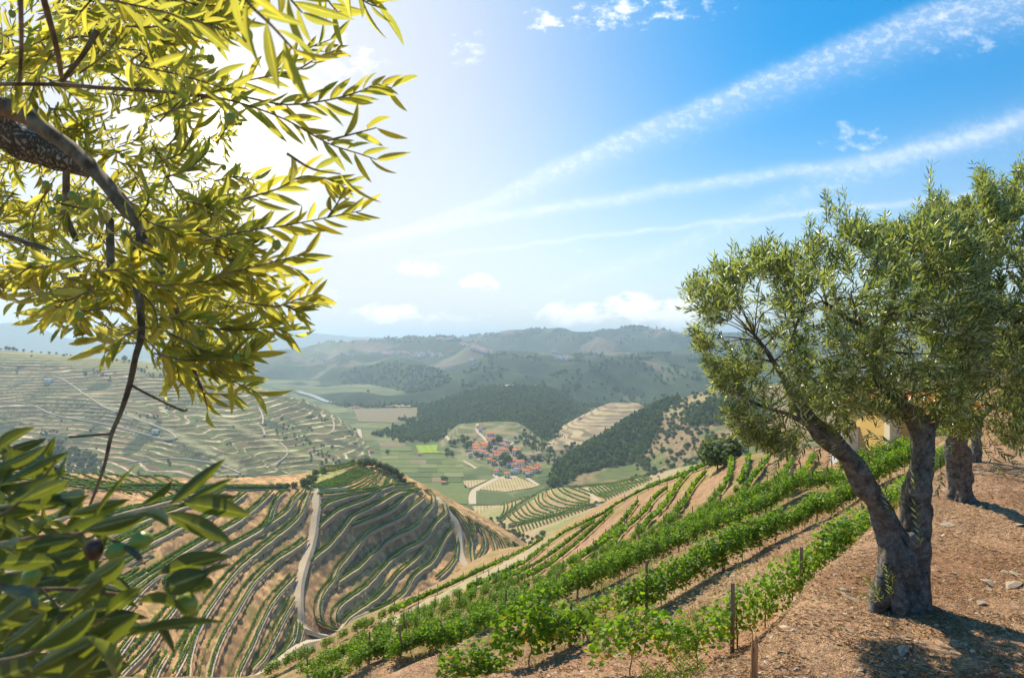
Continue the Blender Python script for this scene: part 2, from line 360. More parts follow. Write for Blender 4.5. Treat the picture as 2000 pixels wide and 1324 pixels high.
def c3(*c): return np.array(c, float)
def lerp3(a, b, t): return a*(1-t[..., None])+b*t[..., None]
def inpoly(x, y, poly):
    x = np.asarray(x, float); y = np.asarray(y, float); r = np.zeros(x.shape, bool); n = len(poly)
    for i in range(n):
        x0, y0 = poly[i]; x1, y1 = poly[(i+1) % n]
        c = ((y0 > y) != (y1 > y)) & (x < (x1-x0)*(y-y0)/((y1-y0) or 1e-9)+x0); r ^= c
    return r

#=PART2=
# ================================================================== GROUND
def Acol(*a): return [tuple(p) for p in a]
A_cols = {
 -1700: [(1, -1.7), (3, -3.2), (6, -5.5), (8, -7), (10, -8.2), (14, -10.5), (20, -13.5), (26, -16), (36, -20), (44, -23), (56, -38), (80, -80)],
 -200:  [(1, -1.7), (3, -3.2), (6, -5.5), (8, -6.6), (10, -7.6), (14, -9.6), (20, -12.2), (26, -14.6), (34, -18), (42, -21.3), (54, -36), (85, -85)],
 480:   [(1, -1.7), (3, -3.0), (6, -4.9), (8, -5.9), (10, -6.8), (13.5, -8.3), (20, -11.3), (26, -14.0), (32, -16.5), (40, -19.9), (52, -33), (90, -90)],
 700:   [(1, -1.7), (3, -2.9), (6, -4.6), (8, -5.4), (10, -6.1), (13.5, -7.4), (20.6, -10.2), (27, -12.6), (41, -17.9), (60, -24.9), (76, -42), (120, -100)],
 850:   [(1, -1.7), (3, -2.8), (6, -4.3), (8, -5.0), (10, -5.6), (13.3, -6.9), (21, -9.6), (28, -12.0), (50, -19.6), (90, -33.0), (110, -52), (160, -110)],
 1000:  [(1, -1.7), (3, -2.7), (6, -4.0), (8, -4.7), (10, -5.2), (13, -6.5), (21.7, -9.0), (29, -11.4), (62, -21.4), (130, -40.4), (155, -60), (210, -120)],
 1150:  [(1, -1.7), (3, -2.6), (6, -3.8), (8, -4.4), (10.3, -5.1), (14.4, -6.45), (23.4, -9.0), (31, -11.1), (60, -18.4), (120, -30.6), (145, -50), (200, -125)],
 1300:  [(1, -1.7), (3, -2.5), (6, -3.6), (8, -4.1), (10.5, -5.1), (16.7, -6.5), (27.7, -9.0), (35, -10.45), (55, -13.95), (85, -17.75), (105, -34), (160, -120)],
 1450:  [(1, -1.7), (3, -2.5), (5.5, -3.6), (7.9, -3.93), (11.8, -5.2), (20, -6.5), (31.4, -8.8), (38.5, -9.8), (48, -10.5), (60, -10.3), (80, -30), (130, -110)],
 1600:  [(1, -1.8), (3, -2.8), (5.5, -3.75), (11.1, -3.93), (14.3, -5.1), (24.2, -6.5), (36, -8.2), (42, -8.9), (50, -9.3), (60, -9.6), (80, -28), (130, -100)],
 1750:  [(1, -1.9), (3, -3.0), (5.5, -3.85), (15.0, -3.93), (19, -5.0), (29, -5.95), (36, -6.5), (42, -7.2), (50, -8.2), (62, -9.6), (80, -24), (130, -90)],
 1850:  [(1, -1.9), (3, -3.0), (5.5, -3.85), (21.0, -3.93), (25, -4.7), (31, -5.1), (37, -5.5), (44, -6.1), (52, -6.8), (62, -7.5), (80, -20), (130, -80)],
 2000:  [(1, -1.9), (3, -3.0), (5.5, -3.85), (28.0, -3.90), (31, -3.9), (35, -3.9), (40, -3.85), (45, -3.8), (52, -3.7), (62, -3.6), (80, -8), (130, -60)],
 2500:  [(1, -1.9), (3, -2.9), (5.5, -3.6), (26.0, -3.4), (31, -3.2), (35, -3.0), (40, -2.9), (45, -2.8), (52, -2.6), (62, -2.4), (80, -6), (130, -50)],
 3700:  [(1, -1.9), (3, -2.4), (5.5, -2.6), (26.0, -1.5), (31, -1.2), (35, -1.0), (40, -.8), (45, -.6), (52, -.4), (62, 0), (80, -4), (130, -40)],
}
def A_relief(s):
    X, Y = s.X, s.D
    k = sm(Y, 2, 6)
    r = fbm(X/1.1, Y/1.1, seed=3, oct=5)*.075+fbm(X/4, Y/4, seed=5, oct=3)*.12
    slope = sm(s.px[:, None]*0+Y-((s.px[:, None] > 0)*0), 8, 16)
    big = fbm(X/7, Y/7, seed=9, oct=4)*.35*sm(Y, 18, 45)
    # small scarps parallel to the vine rows (benches)
    n = (-X+Y)/1.414; ph = np.abs(((n/2.9) % 1)-.5)
    bench = (sm(ph, .0, .5)-.5)*.45*sm(n, 6.5, 10)*sm(60-Y, 0, 20)
    return (r+big)*k+bench
A = Patch(A_cols, 620, 520, A_relief)
def A_color(s):
    X, Y = s.X, s.D; px = s.px[:, None]+0*X
    tan = c3(.52, .32, .185); red = c3(.46, .26, .145); dark = c3(.27, .19, .12); grass = c3(.40, .31, .10); gr2 = c3(.24, .25, .07); pink = c3(.60, .40, .25)
    n1 = fbm(X/2.3, Y/2.3, seed=21, oct=5); n2 = fbm(X/5.5, Y/5.5, seed=22, oct=4); n3 = fbm(X/.6, Y/.6, seed=24, oct=4)
    C = lerp3(np.broadcast_to(tan, X.shape+(3,)), np.broadcast_to(red, X.shape+(3,)), sm(n1, -.25, .3))
    C = lerp3(C, np.broadcast_to(pink, C.shape), .6*sm(n2, .0, .35))
    n = (-X+Y)/1.414
    g = sm(n2+.5*n3, .02, .30)*sm(n, 7, 12)
    C = lerp3(C, np.broadcast_to(grass, C.shape), .75*g)
    C = lerp3(C, np.broadcast_to(gr2, C.shape), .55*sm(fbm(X/3, Y/3, seed=31, oct=4), .12, .4)*sm(n, 7, 12))
    C = lerp3(C, np.broadcast_to(dark, C.shape), .55*sm(n3, .15, .5))
    # litter under the olive trees
    terr = (1-sm(n, 3.5, 5))
    C = lerp3(C, np.broadcast_to(c3(.30, .155, .085), C.shape), .6*terr*sm(n1+n3, -.3, .3))
    return C
A.build('hillside', M_gnear, A_color)
# behind and beside the camera
gx, gy = np.meshgrid(np.linspace(-90, 90, 60), np.linspace(-80, 1.05, 40), indexing='ij')
gz = -1.75-.10*gy*0-.28*(-gx)*sm(-gx, 0, 4)*.9-.02*gx*(gx > 0)+fbm(gx/6, gy/6, seed=4)*.25-(.18*gy*0)
gz = np.where(gx < 0, np.maximum(gz, -30), gz)-.05
I = np.arange(gx.size).reshape(gx.shape)
o = obj('ground_behind', mesh('ground_behind', np.stack([gx, gy, gz], -1).reshape(-1, 3), np.stack([I[:-1, :-1], I[1:, :-1], I[1:, 1:], I[:-1, 1:]], -1).reshape(-1, 4), M_gnear, {'col': np.tile([.42, .29, .18], (gx.size, 1))})); o['kind'] = 'structure'

# --- terraced hill below
B_cols = {
 -900: [(70, -95), (85, -62), (98, -50), (120, -44), (170, -38), (190, -35), (215, -50), (260, -150)],
 -200: [(80, -98), (90, -64), (105, -52), (135, -44), (192, -37.5), (208, -36.5), (235, -52), (290, -150)],
 100:  [(85, -98), (98, -66), (112, -55.6), (145, -47.6), (208, -43.4), (225, -44), (252, -60), (310, -150)],
 310:  [(100, -104), (114, -74), (128, -63.6), (168, -57.7), (225, -49.0), (245, -50.2), (275, -66), (340, -150)],
 480:  [(128, -122), (142, -92), (158, -78.5), (205, -67.7), (255, -55.1), (280, -57.0), (312, -75), (370, -150)],
 600:  [(160, -150), (176, -102), (198, -88.8), (235, -75.4), (275, -59.4), (318, -62), (350, -80), (410, -150)],
 690:  [(182, -150), (198, -108), (220, -95.0), (258, -83.0), (292, -63.5), (335, -60.6), (365, -82), (430, -150)],
 750:  [(205, -150), (225, -113), (245, -98.9), (275, -88.3), (302, -66.4), (338, -63.0), (368, -82), (430, -150)],
 800:  [(205, -150), (232, -109), (258, -99.5), (286, -90.2), (316, -71.5), (344, -70.3), (370, -90), (430, -150)],
 850:  [(215, -152), (245, -108), (275, -100.6), (300, -94.0), (331, -77.6), (352, -78.2), (380, -95), (430, -150)],
 940:  [(235, -155), (265, -107), (300, -100.8), (318, -97.3), (335, -89.5), (350, -90.3), (378, -110), (430, -152)],
 1040: [(245, -157), (275, -111), (305, -104.8), (318, -102.1), (330, -103.0), (342, -104.7), (366, -122), (420, -155)],
 1200: [(280, -165), (300, -140), (312, -130), (318, -126), (322, -126.0), (332, -129.5), (350, -142), (380, -160)],
}
def B_relief(s):
    X, Y = s.X, s.D
    return fbm(X/3.2, Y/3.2, seed=41, oct=5, gain=.62)*.75+fbm(X/14, Y/14, seed=42, oct=3)*.9
B = Patch(B_cols, 700, 330, B_relief)
def B_color(s):
    X, Y = s.X, s.D; n = fbm(X/2.2, Y/2.2, seed=43, oct=6, gain=.7); n2 = fbm(X/16, Y/16, seed=44, oct=4); n3 = fbm(X/7, Y/7, seed=45, oct=4)
    C = lerp3(np.broadcast_to(c3(.40, .235, .11), X.shape+(3,)), np.broadcast_to(c3(.74, .43, .20), X.shape+(3,)), sm(n+.6*n2, -.22, .35))
    C = lerp3(C, np.broadcast_to(c3(.17, .12, .075), C.shape), .7*sm(-n-.5*n3, .05, .4))
    C = lerp3(C, np.broadcast_to(c3(.22, .20, .06), C.shape), .7*sm(n3+n2*.6, .18, .42))
    px = s.px[:, None]+0*X; py = s.PY
    g = inpoly(px, py, [(590, 950), (600, 925), (630, 915), (665, 916), (690, 922), (640, 940), (600, 956)])
    C = np.where(g[..., None], c3(.36, .33, .12)*(1+.5*n[..., None]), C)
    return C
B.build('terraced_hill', M_gmid, B_color)

# --- valley floor
V_cols = {x: [(250, -150), (500, -150), (1000, -150), (2500, -150), (9000, -150), (26000, -150)] for x in (-1800, 0, 600, 1200, 2400, 3800)}
Vp = Patch(V_cols, 420, 420)
def V_color(s):
    X, Y = s.X, s.D; n = fbm(X/60, Y/60, seed=51, oct=5); n2 = fbm(X/16, Y/30, seed=52, oct=4); st = vnoise(X/120, Y/11, seed=53)
    C = lerp3(np.broadcast_to(c3(.10, .13, .045), X.shape+(3,)), np.broadcast_to(c3(.19, .20, .08), X.shape+(3,)), sm(n, -.3, .3))
    C = lerp3(C, np.broadcast_to(c3(.055, .085, .035), C.shape), .7*sm(n2, .05, .4))
    C = lerp3(C, np.broadcast_to(c3(.30, .26, .14), C.shape), .45*sm(st, .72, .9))
    return C
Vp.build('valley_floor', M_gfar, V_color)
q = 25000
o = obj('ground', mesh('ground', [[-q, -q, -172], [q, -q, -172], [q, q, -172], [-q, q, -172]], np.array([[0, 1, 2, 3]]), M_gvfar, {'col': np.tile([.12, .13, .07], (4, 1))})); o['kind'] = 'structure'

# --- left terraced hillside across the side valley
def rows_to_cols(d, base=None):
    """px -> list of (D, py) -> (D, Z)"""
    return {x: [(D, zat(p, D)) if p > 0 else (D, p) for D, p in L] for x, L in d.items()}
C_cols = rows_to_cols({
 -900: [(600, -172), (680, -150), (800, 850), (930, 760), (1080, 700), (1200, 665), (1320, -40), (1600, -170)],
 0:    [(600, -172), (700, 959), (850, 860), (980, 780), (1100, 720), (1200, 681), (1330, -40), (1600, -170)],
 120:  [(600, -172), (700, 959), (840, 866), (970, 790), (1090, 728), (1200, 690), (1330, -52), (1600, -170)],
 250:  [(600, -172), (690, 960), (810, 880), (950, 800), (1080, 740), (1200, 704), (1330, -62), (1600, -172)],
 370:  [(600, -172), (690, 960), (790, 888), (910, 818), (1040, 762), (1165, 726), (1290, -80), (1600, -174)],
 480:  [(600, -172), (680, 962), (780, 893), (880, 832), (990, 786), (1120, 752), (1240, -95), (1500, -174)],
 600:  [(600, -172), (680, 960), (765, 912), (870, 864), (975, 822), (1090, 785), (1200, -115), (1400, -174)],
 680:  [(600, -172), (690, 951), (750, 921), (840, 884), (940, 852), (1030, 829), (1120, -142), (1300, -174)],
 725:  [(600, -172), (700, 950), (740, 930), (800, 909), (860, 889), (915, 877), (1000, -156), (1200, -174)],
 760:  [(600, -172), (700, -153), (740, -153), (800, -153), (860, -153), (915, -154), (1000, -160), (1200, -174)],
})
def spine(px, py, pts, wd):
    """1 on a traced line fading to 0 wd pixels away (horizontally)"""
    xs = np.interp(py, [p[1] for p in pts], [p[0] for p in pts]); y0, y1 = pts[0][1], pts[-1][1]
    return np.exp(-((px-xs)/wd)**2)*sm(py, y0-25, y0+10)*sm(-py, -y1-25, -y1+10)
SP1 = [(190, 785), (330, 842), (500, 928), (560, 960)]; SP1 = sorted(SP1, key=lambda p: p[1])
SP2 = sorted([(420, 810), (560, 880), (700, 915)], key=lambda p: p[1])
def C_relief(s):
    px = s.px[:, None]+0*s.X; py = CY-s.Z/s.D*F; m = sm(s.V, 1, 2)*sm(5.6-s.V, 0, .8)
    r = 13*spine(px, py, SP1, 75)+9*spine(px, py, SP2, 60)-9*spine(px, py, sorted([(330, 775), (470, 850), (600, 925)], key=lambda p: p[1]), 55)
    r = r+fbm(s.X/170, s.D/170, seed=61, oct=4)*9
    z = s.Z+r; ph = (z/4.3) % 1
    step = (sm(ph, .3, 1.0)-ph)*2.4
    return m*(r+step*sm(px, -400, 0)+fbm(s.X/14, s.D/14, seed=62, oct=4)*.9)
C_ = Patch(C_cols, 900, 560, C_relief)
def C_color(s):
    X, Y, Z = s.X, s.D, s.Z; px = s.px[:, None]+0*X; py = s.PY
    warp = fbm(X/90, Y/90, seed=63, oct=3)*5
    cell = vnoise(X/130+3, Y/150, seed=64)
    tilt = np.where(cell > .5, (px-300)*.035, (px-300)*-.02)
    ph = ((Z+warp+tilt)/4.3) % 1
    n = fbm(X/30, Y/30, seed=65, oct=5); n2 = fbm(X/9, Y/9, seed=66, oct=4)
    earth = lerp3(np.broadcast_to(c3(.125, .08, .045), X.shape+(3,)), np.broadcast_to(c3(.27, .17, .09), X.shape+(3,)), sm(n, -.3, .35))
    green = lerp3(np.broadcast_to(c3(.075, .10, .03), X.shape+(3,)), np.broadcast_to(c3(.16, .18, .055), X.shape+(3,)), sm(n2, -.3, .4))
    C = lerp3(earth, green, sm(ph, .28, .42)*sm(-ph, -.86, -.74))
    right = sm(px+.9*(py-740), 330, 430)
    C = lerp3(C, green*1.1, .5*right*sm(n, -.3, .2))
    line = sm(ph, .82, .88)
    C = lerp3(C, np.broadcast_to(c3(.66, .54, .34), C.shape), line*(.5+.5*sm(n2+n, -.35, .3)))
    C = lerp3(C, np.broadcast_to(c3(.50, .44, .22), C.shape), .75*np.clip(spine(px, py, SP1, 16)+.7*spine(px, py, SP2, 13), 0, 1))
    C = lerp3(C, np.broadcast_to(c3(.05, .07, .035), C.shape), .8*sm(fbm(X/45, Y/45, seed=67, oct=5), .28, .42))
    top = sm(-py, -np.interp(px, [0, 250, 480], [712, 730, 772]), -np.interp(px, [0, 250, 480], [694, 714, 757]))
    C = lerp3(C, np.broadcast_to(c3(.34, .31, .12), C.shape), .7*top)
    return C
C_.build('terraced_hillside', M_gfar, C_color)

# --- opposing mountain and far ranges
Rc = {}
crest = [(300, 712), (430, 706), (500, 697), (600, 688), (700, 671), (800, 666), (900, 660), (960, 652), (1000, 647), (1060, 643), (1090, 642), (1130, 651), (1180, 647), (1230, 640), (1290, 643), (1350, 653), (1450, 650), (1800, 640), (2400, 640), (3400, 650)]
for x, p in crest:
    k = float(sm(x, 480, 700))
    b0 = 2150*(1-k)+1500*k
    Z0 = -151
    rr = [(b0*.93, -172), (b0, Z0)]
    p1, p2, p3 = [a*(1-k)+b*k for a, b in ((730, 752), (716, 712), (708, (p+700)/2))]
    d1, d2, d3 = [a*(1-k)+b*k for a, b in ((2500, 1850), (3000, 2600), (3700, 3400))]
    rr += [(d1, zat(p1, d1)), (d2, zat(p2, d2)), (d3, zat(max(p3, p+4), d3)), (4600, zat(p, 4600)), (5100, zat(p, 4600)-60), (6500, -172)]
    Rc[x] = rr
def R_relief(s):
    X, Y = s.X, s.D; m = sm(s.V, 1.0, 2.2)*sm(5.0-s.V, 0, .9)
    r = (1-2*np.abs(fbm((X+Y*.35)/620, Y/1000, seed=71, oct=4)))*120-62
    return m*(r+fbm(X/160, Y/160, seed=72, oct=5)*14)+sm(s.V, 4.2, 4.9)*fbm(X/110, Y/400, seed=73, oct=4)*7
R_ = Patch(Rc, 620, 260, R_relief)
def R_color(s):
    X, Y = s.X, s.D; px = s.px[:, None]+0*X; py = s.PY
    n = fbm(X/420, Y/520, seed=74, oct=5, gain=.6); n2 = fbm(X/70, Y/90, seed=75, oct=5, gain=.65); cell = vnoise(X/230+9, Y/260, seed=76)
    forest = lerp3(np.broadcast_to(c3(.022, .042, .018), X.shape+(3,)), np.broadcast_to(c3(.055, .08, .03), X.shape+(3,)), sm(n2, -.4, .4))
    fld = np.where((cell > .55)[..., None], c3(.17, .18, .075), np.where((cell > .3)[..., None], c3(.20, .155, .10), c3(.125, .15, .06)))*(1+.35*n2[..., None])
    ph = (s.Z/9+n) % 1; fld = fld*(1-.28*sm(ph, .7, .95))[..., None]
    f = sm(n+.35*n2, -.26, -.12)
    f = np.maximum(f, np.exp(-((px-770)/120)**2-((py-742)/32)**2) > .45)
    f = np.where(py > 792, 1, f)
    C = lerp3(fld, forest, f)
    return C
R_.build('mountain', M_gfar, R_color)
def ridge(name, pts, D, base, col, relief, nx=300, seed=80):
    cols = {x: [(D*.7, base), (D*.86, zat(p, D)*.35+base*.65 if zat(p, D) > base else base), (D, zat(p, D)), (D*1.15, base)] for x, p in pts}
    P = Patch(cols, nx, 60, lambda s: sm(s.V, .3, 1.5)*(fbm(s.X/(D*.06), s.D/(D*.12), seed=seed, oct=5))*relief)
    P.build(name, M_gvfar, col); return P
ridge('far_mountains', [(-1800, 650), (-500, 645), (-200, 640), (0, 631), (55, 633), (95, 648), (150, 661), (210, 668), (280, 678), (360, 690), (460, 696), (600, 704), (760, 716), (900, 720)], 6400, -175, (.05, .075, .04), 45, seed=81)
ridge('far_range', [(-1800, 655), (-100, 668), (60, 676), (140, 671), (180, 668), (260, 672), (330, 668), (430, 655), (520, 647), (600, 650), (700, 659), (800, 664), (900, 675), (1100, 690), (1500, 670), (2200, 665), (3400, 660)], 8800, -175, (.05, .075, .04), 60, seed=82)

# --- middle hills round the village
def blob(name, cols, nx, nv, colf, rel, seed, m=M_gfar):
    P = Patch(rows_to_cols(cols), nx, nv, lambda s: sm(s.V, .4, 1.2)*fbm(s.X/rel[1], s.D/rel[1], seed=seed, oct=5)*rel[0]); P.build(name, m, colf); return P
def forestcol(s): 
    n = fbm(s.X/30, s.D/30, seed=90, oct=5)
    return lerp3(np.broadcast_to(c3(.045, .07, .025), s.X.shape+(3,)), np.broadcast_to(c3(.09, .09, .04), s.X.shape+(3,)), sm(n, -.2, .4))
F1 = blob('wooded_ridge', {
 800: [(1280, -172), (1330, -153), (1400, -152), (1480, -152), (1600, -170)],
 850: [(1180, -172), (1265, 820), (1360, 806), (1480, 791), (1600, -170)],
 900: [(1120, -172), (1190, 830), (1330, 800), (1560, 774), (1750, -165)],
 960: [(1020, -172), (1110, 842), (1280, 800), (1580, 758), (1780, -165)],
 1000: [(960, -172), (1060, 851), (1260, 800), (1600, 753), (1800, -165)],
 1060: [(930, -172), (1000, 861), (1240, 805), (1600, 759), (1800, -165)],
 1110: [(930, -172), (1000, 861), (1240, 815), (1560, 779), (1780, -165)],
 1160: [(930, -172), (1010, -154), (1240, 830), (1500, 806), (1700, -168)],
 1230: [(950, -172), (1050, -160), (1240, -160), (1450, -160), (1600, -172)]}, 220, 120, forestcol, (4, 60), 91)
def F2_color(s):
    X, Y, Z = s.X, s.D, s.Z; n = fbm(X/20, Y/20, seed=92, oct=4); ph = ((Z+fbm(X/60, Y/60, seed=93)*3)/4.0) % 1
    C = lerp3(np.broadcast_to(c3(.34, .25, .15), X.shape+(3,)), np.broadcast_to(c3(.48, .36, .20), X.shape+(3,)), sm(n, -.3, .3))
    C = lerp3(C, np.broadcast_to(c3(.15, .13, .07), C.shape), .85*sm(ph, .62, .78)); return C
F2 = blob('bare_terraced_hill', {
 1020: [(870, -172), (900, -153), (960, -153), (1040, -156), (1150, -172)],
 1060: [(860, -172), (905, 878), (960, 868), (1050, 860), (1180, -172)],
 1100: [(860, -172), (910, 874), (990, 852), (1090, 832), (1250, -172)],
 1150: [(870, -172), (930, 868), (1020, 836), (1130, 806), (1300, -172)],
 1200: [(880, -172), (960, 860), (1050, 822), (1150, 787), (1320, -172)],
 1240: [(900, -172), (990, 848), (1060, 815), (1150, 787), (1320, -172)],
 1290: [(930, -172), (1010, 838), (1070, 828), (1140, 822), (1300, -172)],
 1340: [(950, -175), (1020, -165), (1070, -165), (1140, -165), (1300, -172)]}, 200, 160, F2_color, (2.0, 40), 94)
def zoneG(px, py):
    px, py = px+10*fbm(px/14, py/14, seed=201, oct=3), py+8*fbm(px/14+9, py/14, seed=202, oct=3)
    f = inpoly(px, py, [(1060, 960), (1085, 900), (1130, 876), (1180, 846), (1230, 812), (1300, 775), (1335, 778), (1300, 800), (1290, 830), (1275, 862), (1255, 890), (1225, 912), (1180, 915), (1130, 930), (1100, 950)])
    return f | inpoly(px, py, [(1330, 800), (1380, 790), (1460, 780), (1500, 800), (1400, 832), (1345, 835)])
def G_color(s):
    X, Y, Z = s.X, s.D, s.Z; px = s.px[:, None]+0*X; py = s.PY
    n = fbm(X/16, Y/16, seed=95, oct=5); n2 = fbm(X/60, Y/60, seed=96, oct=3); ph = ((Z+n2*6)/3.2) % 1
    C = lerp3(np.broadcast_to(c3(.30, .20, .11), X.shape+(3,)), np.broadcast_to(c3(.13, .16, .05), X.shape+(3,)), sm(n+n2, -.40, .12))
    C = lerp3(C, np.broadcast_to(c3(.12, .12, .05), C.shape), .7*sm(ph, .65, .8))
    C = np.where(zoneG(px, py)[..., None], c3(.04, .05, .022), C)
    C = np.where(inpoly(px, py, [(1290, 800), (1330, 782), (1400, 768), (1400, 778), (1350, 800), (1330, 815), (1290, 812)])[..., None], c3(.33, .27, .12), C)
    return C
G = blob('wooded_hillside', {
 1020: [(600, -172), (680, -154), (720, -154), (760, -154), (780, -156), (900, -172)],
 1060: [(600, -172), (690, 953), (725, 945), (750, 935), (770, 928), (900, -172)],
 1130: [(560, -172), (690, 942), (740, 914), (785, 895), (830, 881), (980, -172)],
 1180: [(540, -172), (670, 945), (740, 905), (810, 872), (870, 852), (1020, -172)],
 1230: [(520, -172), (660, 945), (740, 898), (830, 850), (910, 820), (1060, -172)],
 1300: [(500, -172), (640, 925), (720, 870), (820, 820), (920, 787), (1080, -170)],
 1350: [(480, -165), (620, 905), (700, 850), (800, 805), (910, 772), (1080, -165)],
 1400: [(450, -150), (600, 890), (680, 840), (780, 790), (900, 758), (1080, -160)],
 1500: [(400, -130), (560, 872), (640, 820), (760, 780), (900, 748), (1080, -150)],
 1800: [(350, -110), (500, 850), (600, 800), (760, 760), (900, 725), (1080, -140)],
 2300: [(300, -90), (450, 830), (600, 780), (760, 740), (900, 700), (1080, -120)],
 3600: [(300, -80), (450, 800), (600, 760), (760, 720), (900, 680), (1080, -100)]}, 420, 220, G_color, (2.5, 40), 97)
def E_color(s):
    X, Y = s.X, s.D; n = fbm(X/7, Y/7, seed=98, oct=5); n2 = fbm(X/40, Y/40, seed=99, oct=3)
    return lerp3(np.broadcast_to(c3(.40, .30, .17), X.shape+(3,)), np.broadcast_to(c3(.27, .27, .10), X.shape+(3,)), sm(n+1.2*n2, -.25, .3))
E = blob('vineyard_bowl', {
 900: [(380, -175), (430, -160), (480, -156), (540, -155), (590, -155), (640, -172)],
 960: [(370, -175), (420, 1085), (480, 1040), (540, 1010), (598, 991), (650, -172)],
 1020: [(350, -175), (395, 1090), (460, 1040), (530, 1000), (590, 975), (660, -172)],
 1060: [(350, -172), (395, 1080), (455, 1030), (525, 990), (590, 962), (670, -172)],
 1100: [(350, -170), (395, 1065), (455, 1020), (520, 985), (585, 953), (690, -172)],
 1180: [(360, -165), (420, 1020), (485, 980), (540, 960), (592, 948), (700, -170)],
 1290: [(380, -150), (460, 962), (510, 945), (556, 931), (605, 922), (700, -165)],
 1450: [(400, -140), (470, -93), (520, -96), (560, -98), (600, -100), (720, -150)]}, 300, 160, E_color, (1.3, 25), 100, M_gmid)
K = blob('village_knoll', {
 840: [(850, -160), (880, -152), (900, -152), (930, -152), (960, -155), (1100, -160)],
 870: [(860, -160), (900, 884), (950, 868), (1000, 858), (1040, 853), (1180, -160)],
 900: [(820, -160), (880, 888), (940, 868), (1000, 846), (1080, 830), (1230, -160)],
 950: [(740, -160), (800, 911), (880, 880), (980, 850), (1080, 826), (1250, -160)],
 1000: [(720, -160), (780, 917), (880, 878), (980, 848), (1070, 825), (1240, -160)],
 1050: [(740, -160), (800, 911), (880, 882), (960, 862), (1040, 848), (1200, -160)],
 1110: [(760, -165), (820, -152), (880, -152), (960, -153), (1000, -155), (1100, -160)]}, 180, 120,
 lambda s: lerp3(np.broadcast_to(c3(.13, .15, .055), s.X.shape+(3,)), np.broadcast_to(c3(.28, .23, .12), s.X.shape+(3,)), sm(fbm(s.X/25, s.D/25, seed=101, oct=4)+.5*(((s.Z/3) % 1) > .6), -.1, .5)), (1.2, 30), 102)
HILLS = [A, B, C_, E, K, G, F2, F1, R_, Vp]
def hit(px, py, patches=None, vmin=0.5):
    best = None
    for P in (patches or HILLS):
        if px < P.px[0] or px > P.px[-1]: continue
        i, f = P.col(px); PYc = P.PY[i]*(1-f)+P.PY[i+1]*f
        k0 = int(np.searchsorted(P.v, vmin)); c = np.nonzero((PYc[k0:-1] >= py) & (PYc[k0+1:] < py))[0]
        if len(c) == 0: continue
        p = P.at(px, py, vmin)
        if best is None or p[1] < best[1]: best = p
    return best
# ------------------------------------------------------------------ the air
hm = bpy.data.materials.new('haze'); hm.use_nodes = True; t = NT(hm.node_tree); t.n.clear(); pv = t.new('ShaderNodeVolumePrincipled')
pv.inputs['Density'].default_value = 1.75e-4; pv.inputs['Color'].default_value = (.62, .80, 1.0, 1); pv.inputs['Anisotropy'].default_value = .5
t.l.new(pv.outputs[0], t.new('ShaderNodeOutputMaterial').inputs['Volume'])
hx, hz0, hz1 = 26000, -200, 172
bx = [[x, y, z] for z in (hz0, hz1) for x, y in ((-hx, -hx), (hx, -hx), (hx, hx), (-hx, hx))]
o = obj('haze', mesh('haze', bx, np.array([[0, 3, 2, 1], [4, 5, 6, 7], [0, 1, 5, 4], [1, 2, 6, 5], [2, 3, 7, 6], [3, 0, 4, 7]]), hm, smooth=False)); o['kind'] = 'stuff'; o['label'] = 'pale blue haze filling the valley air'
#=PART3=
# ================================================================== helpers for lines laid on the ground
def smooth_line(pts, step):
    """Catmull-Rom through 2-D points, resampled evenly"""
    p = np.array(pts, float)
    if len(p) > 2:
        q = np.vstack([2*p[0]-p[1], p, 2*p[-1]-p[-2]]); out = []
        for i in range(1, len(q)-2):
            t = np.linspace(0, 1, 12, endpoint=False)[:, None]
            out.append(.5*((2*q[i])+(-q[i-1]+q[i+1])*t+(2*q[i-1]-5*q[i]+4*q[i+1]-q[i+2])*t**2+(-q[i-1]+3*q[i]-3*q[i+1]+q[i+2])*t**3))
        p = np.vstack(out+[p[-1:]])
    return resample(p, step)
def resample(p, step):
    d = np.r_[0, np.cumsum(np.linalg.norm(np.diff(p, axis=0), axis=1))]; n = max(2, int(d[-1]/step)+1); t = np.linspace(0, d[-1], n)
    return np.stack([np.interp(t, d, p[:, k]) for k in range(p.shape[1])], 1)
def on_patch(P, line, step=1.0, win=9, vmin=.5):
    """picture polyline -> evenly spaced world points on that hill"""
    L = smooth_line(line, 3.0); W = np.array([P.at(x, y, vmin) for x, y in L])
    if len(W) > win:
        k = np.ones(win)/win
        for c in (0, 1):
            a = np.pad(W[:, c], win//2, mode='reflect', reflect_type='odd'); W[:, c] = np.convolve(a, k, 'valid')
    W2 = resample(W[:, :2], step)
    Z = P.zxv(W2[:, 0], W2[:, 1])
    if len(Z) > 7: Z = np.convolve(np.pad(Z, 3, mode='edge'), np.ones(7)/7, 'valid')
    return np.c_[W2, Z]
def uphill(P, W, e=2.0):
    t = np.gradient(W[:, :2], axis=0); t /= np.linalg.norm(t, axis=1)[:, None]+1e-9; h = np.c_[-t[:, 1], t[:, 0]]
    up = np.array([P.zx(*(w[:2]+h_*e))-P.zx(*(w[:2]-h_*e)) for w, h_ in zip(W, h)])
    sgn = np.sign(np.convolve(np.pad(up, 10, mode='edge'), np.ones(21)/21, 'valid')) if len(up) > 3 else np.sign(up); sgn[sgn == 0] = 1
    if abs(sgn.sum()) > .4*len(sgn): sgn[:] = np.sign(sgn.sum())
    return h*sgn[:, None]
def strip(secs):
    """secs: list of (n,3) arrays -> verts, quads of a lofted strip"""
    n = len(secs[0]); k = len(secs); V = np.stack(secs, 1).reshape(-1, 3); I = np.arange(n*k).reshape(n, k)
    return V, np.stack([I[:-1, :-1], I[1:, :-1], I[1:, 1:], I[:-1, 1:]], -1).reshape(-1, 4)
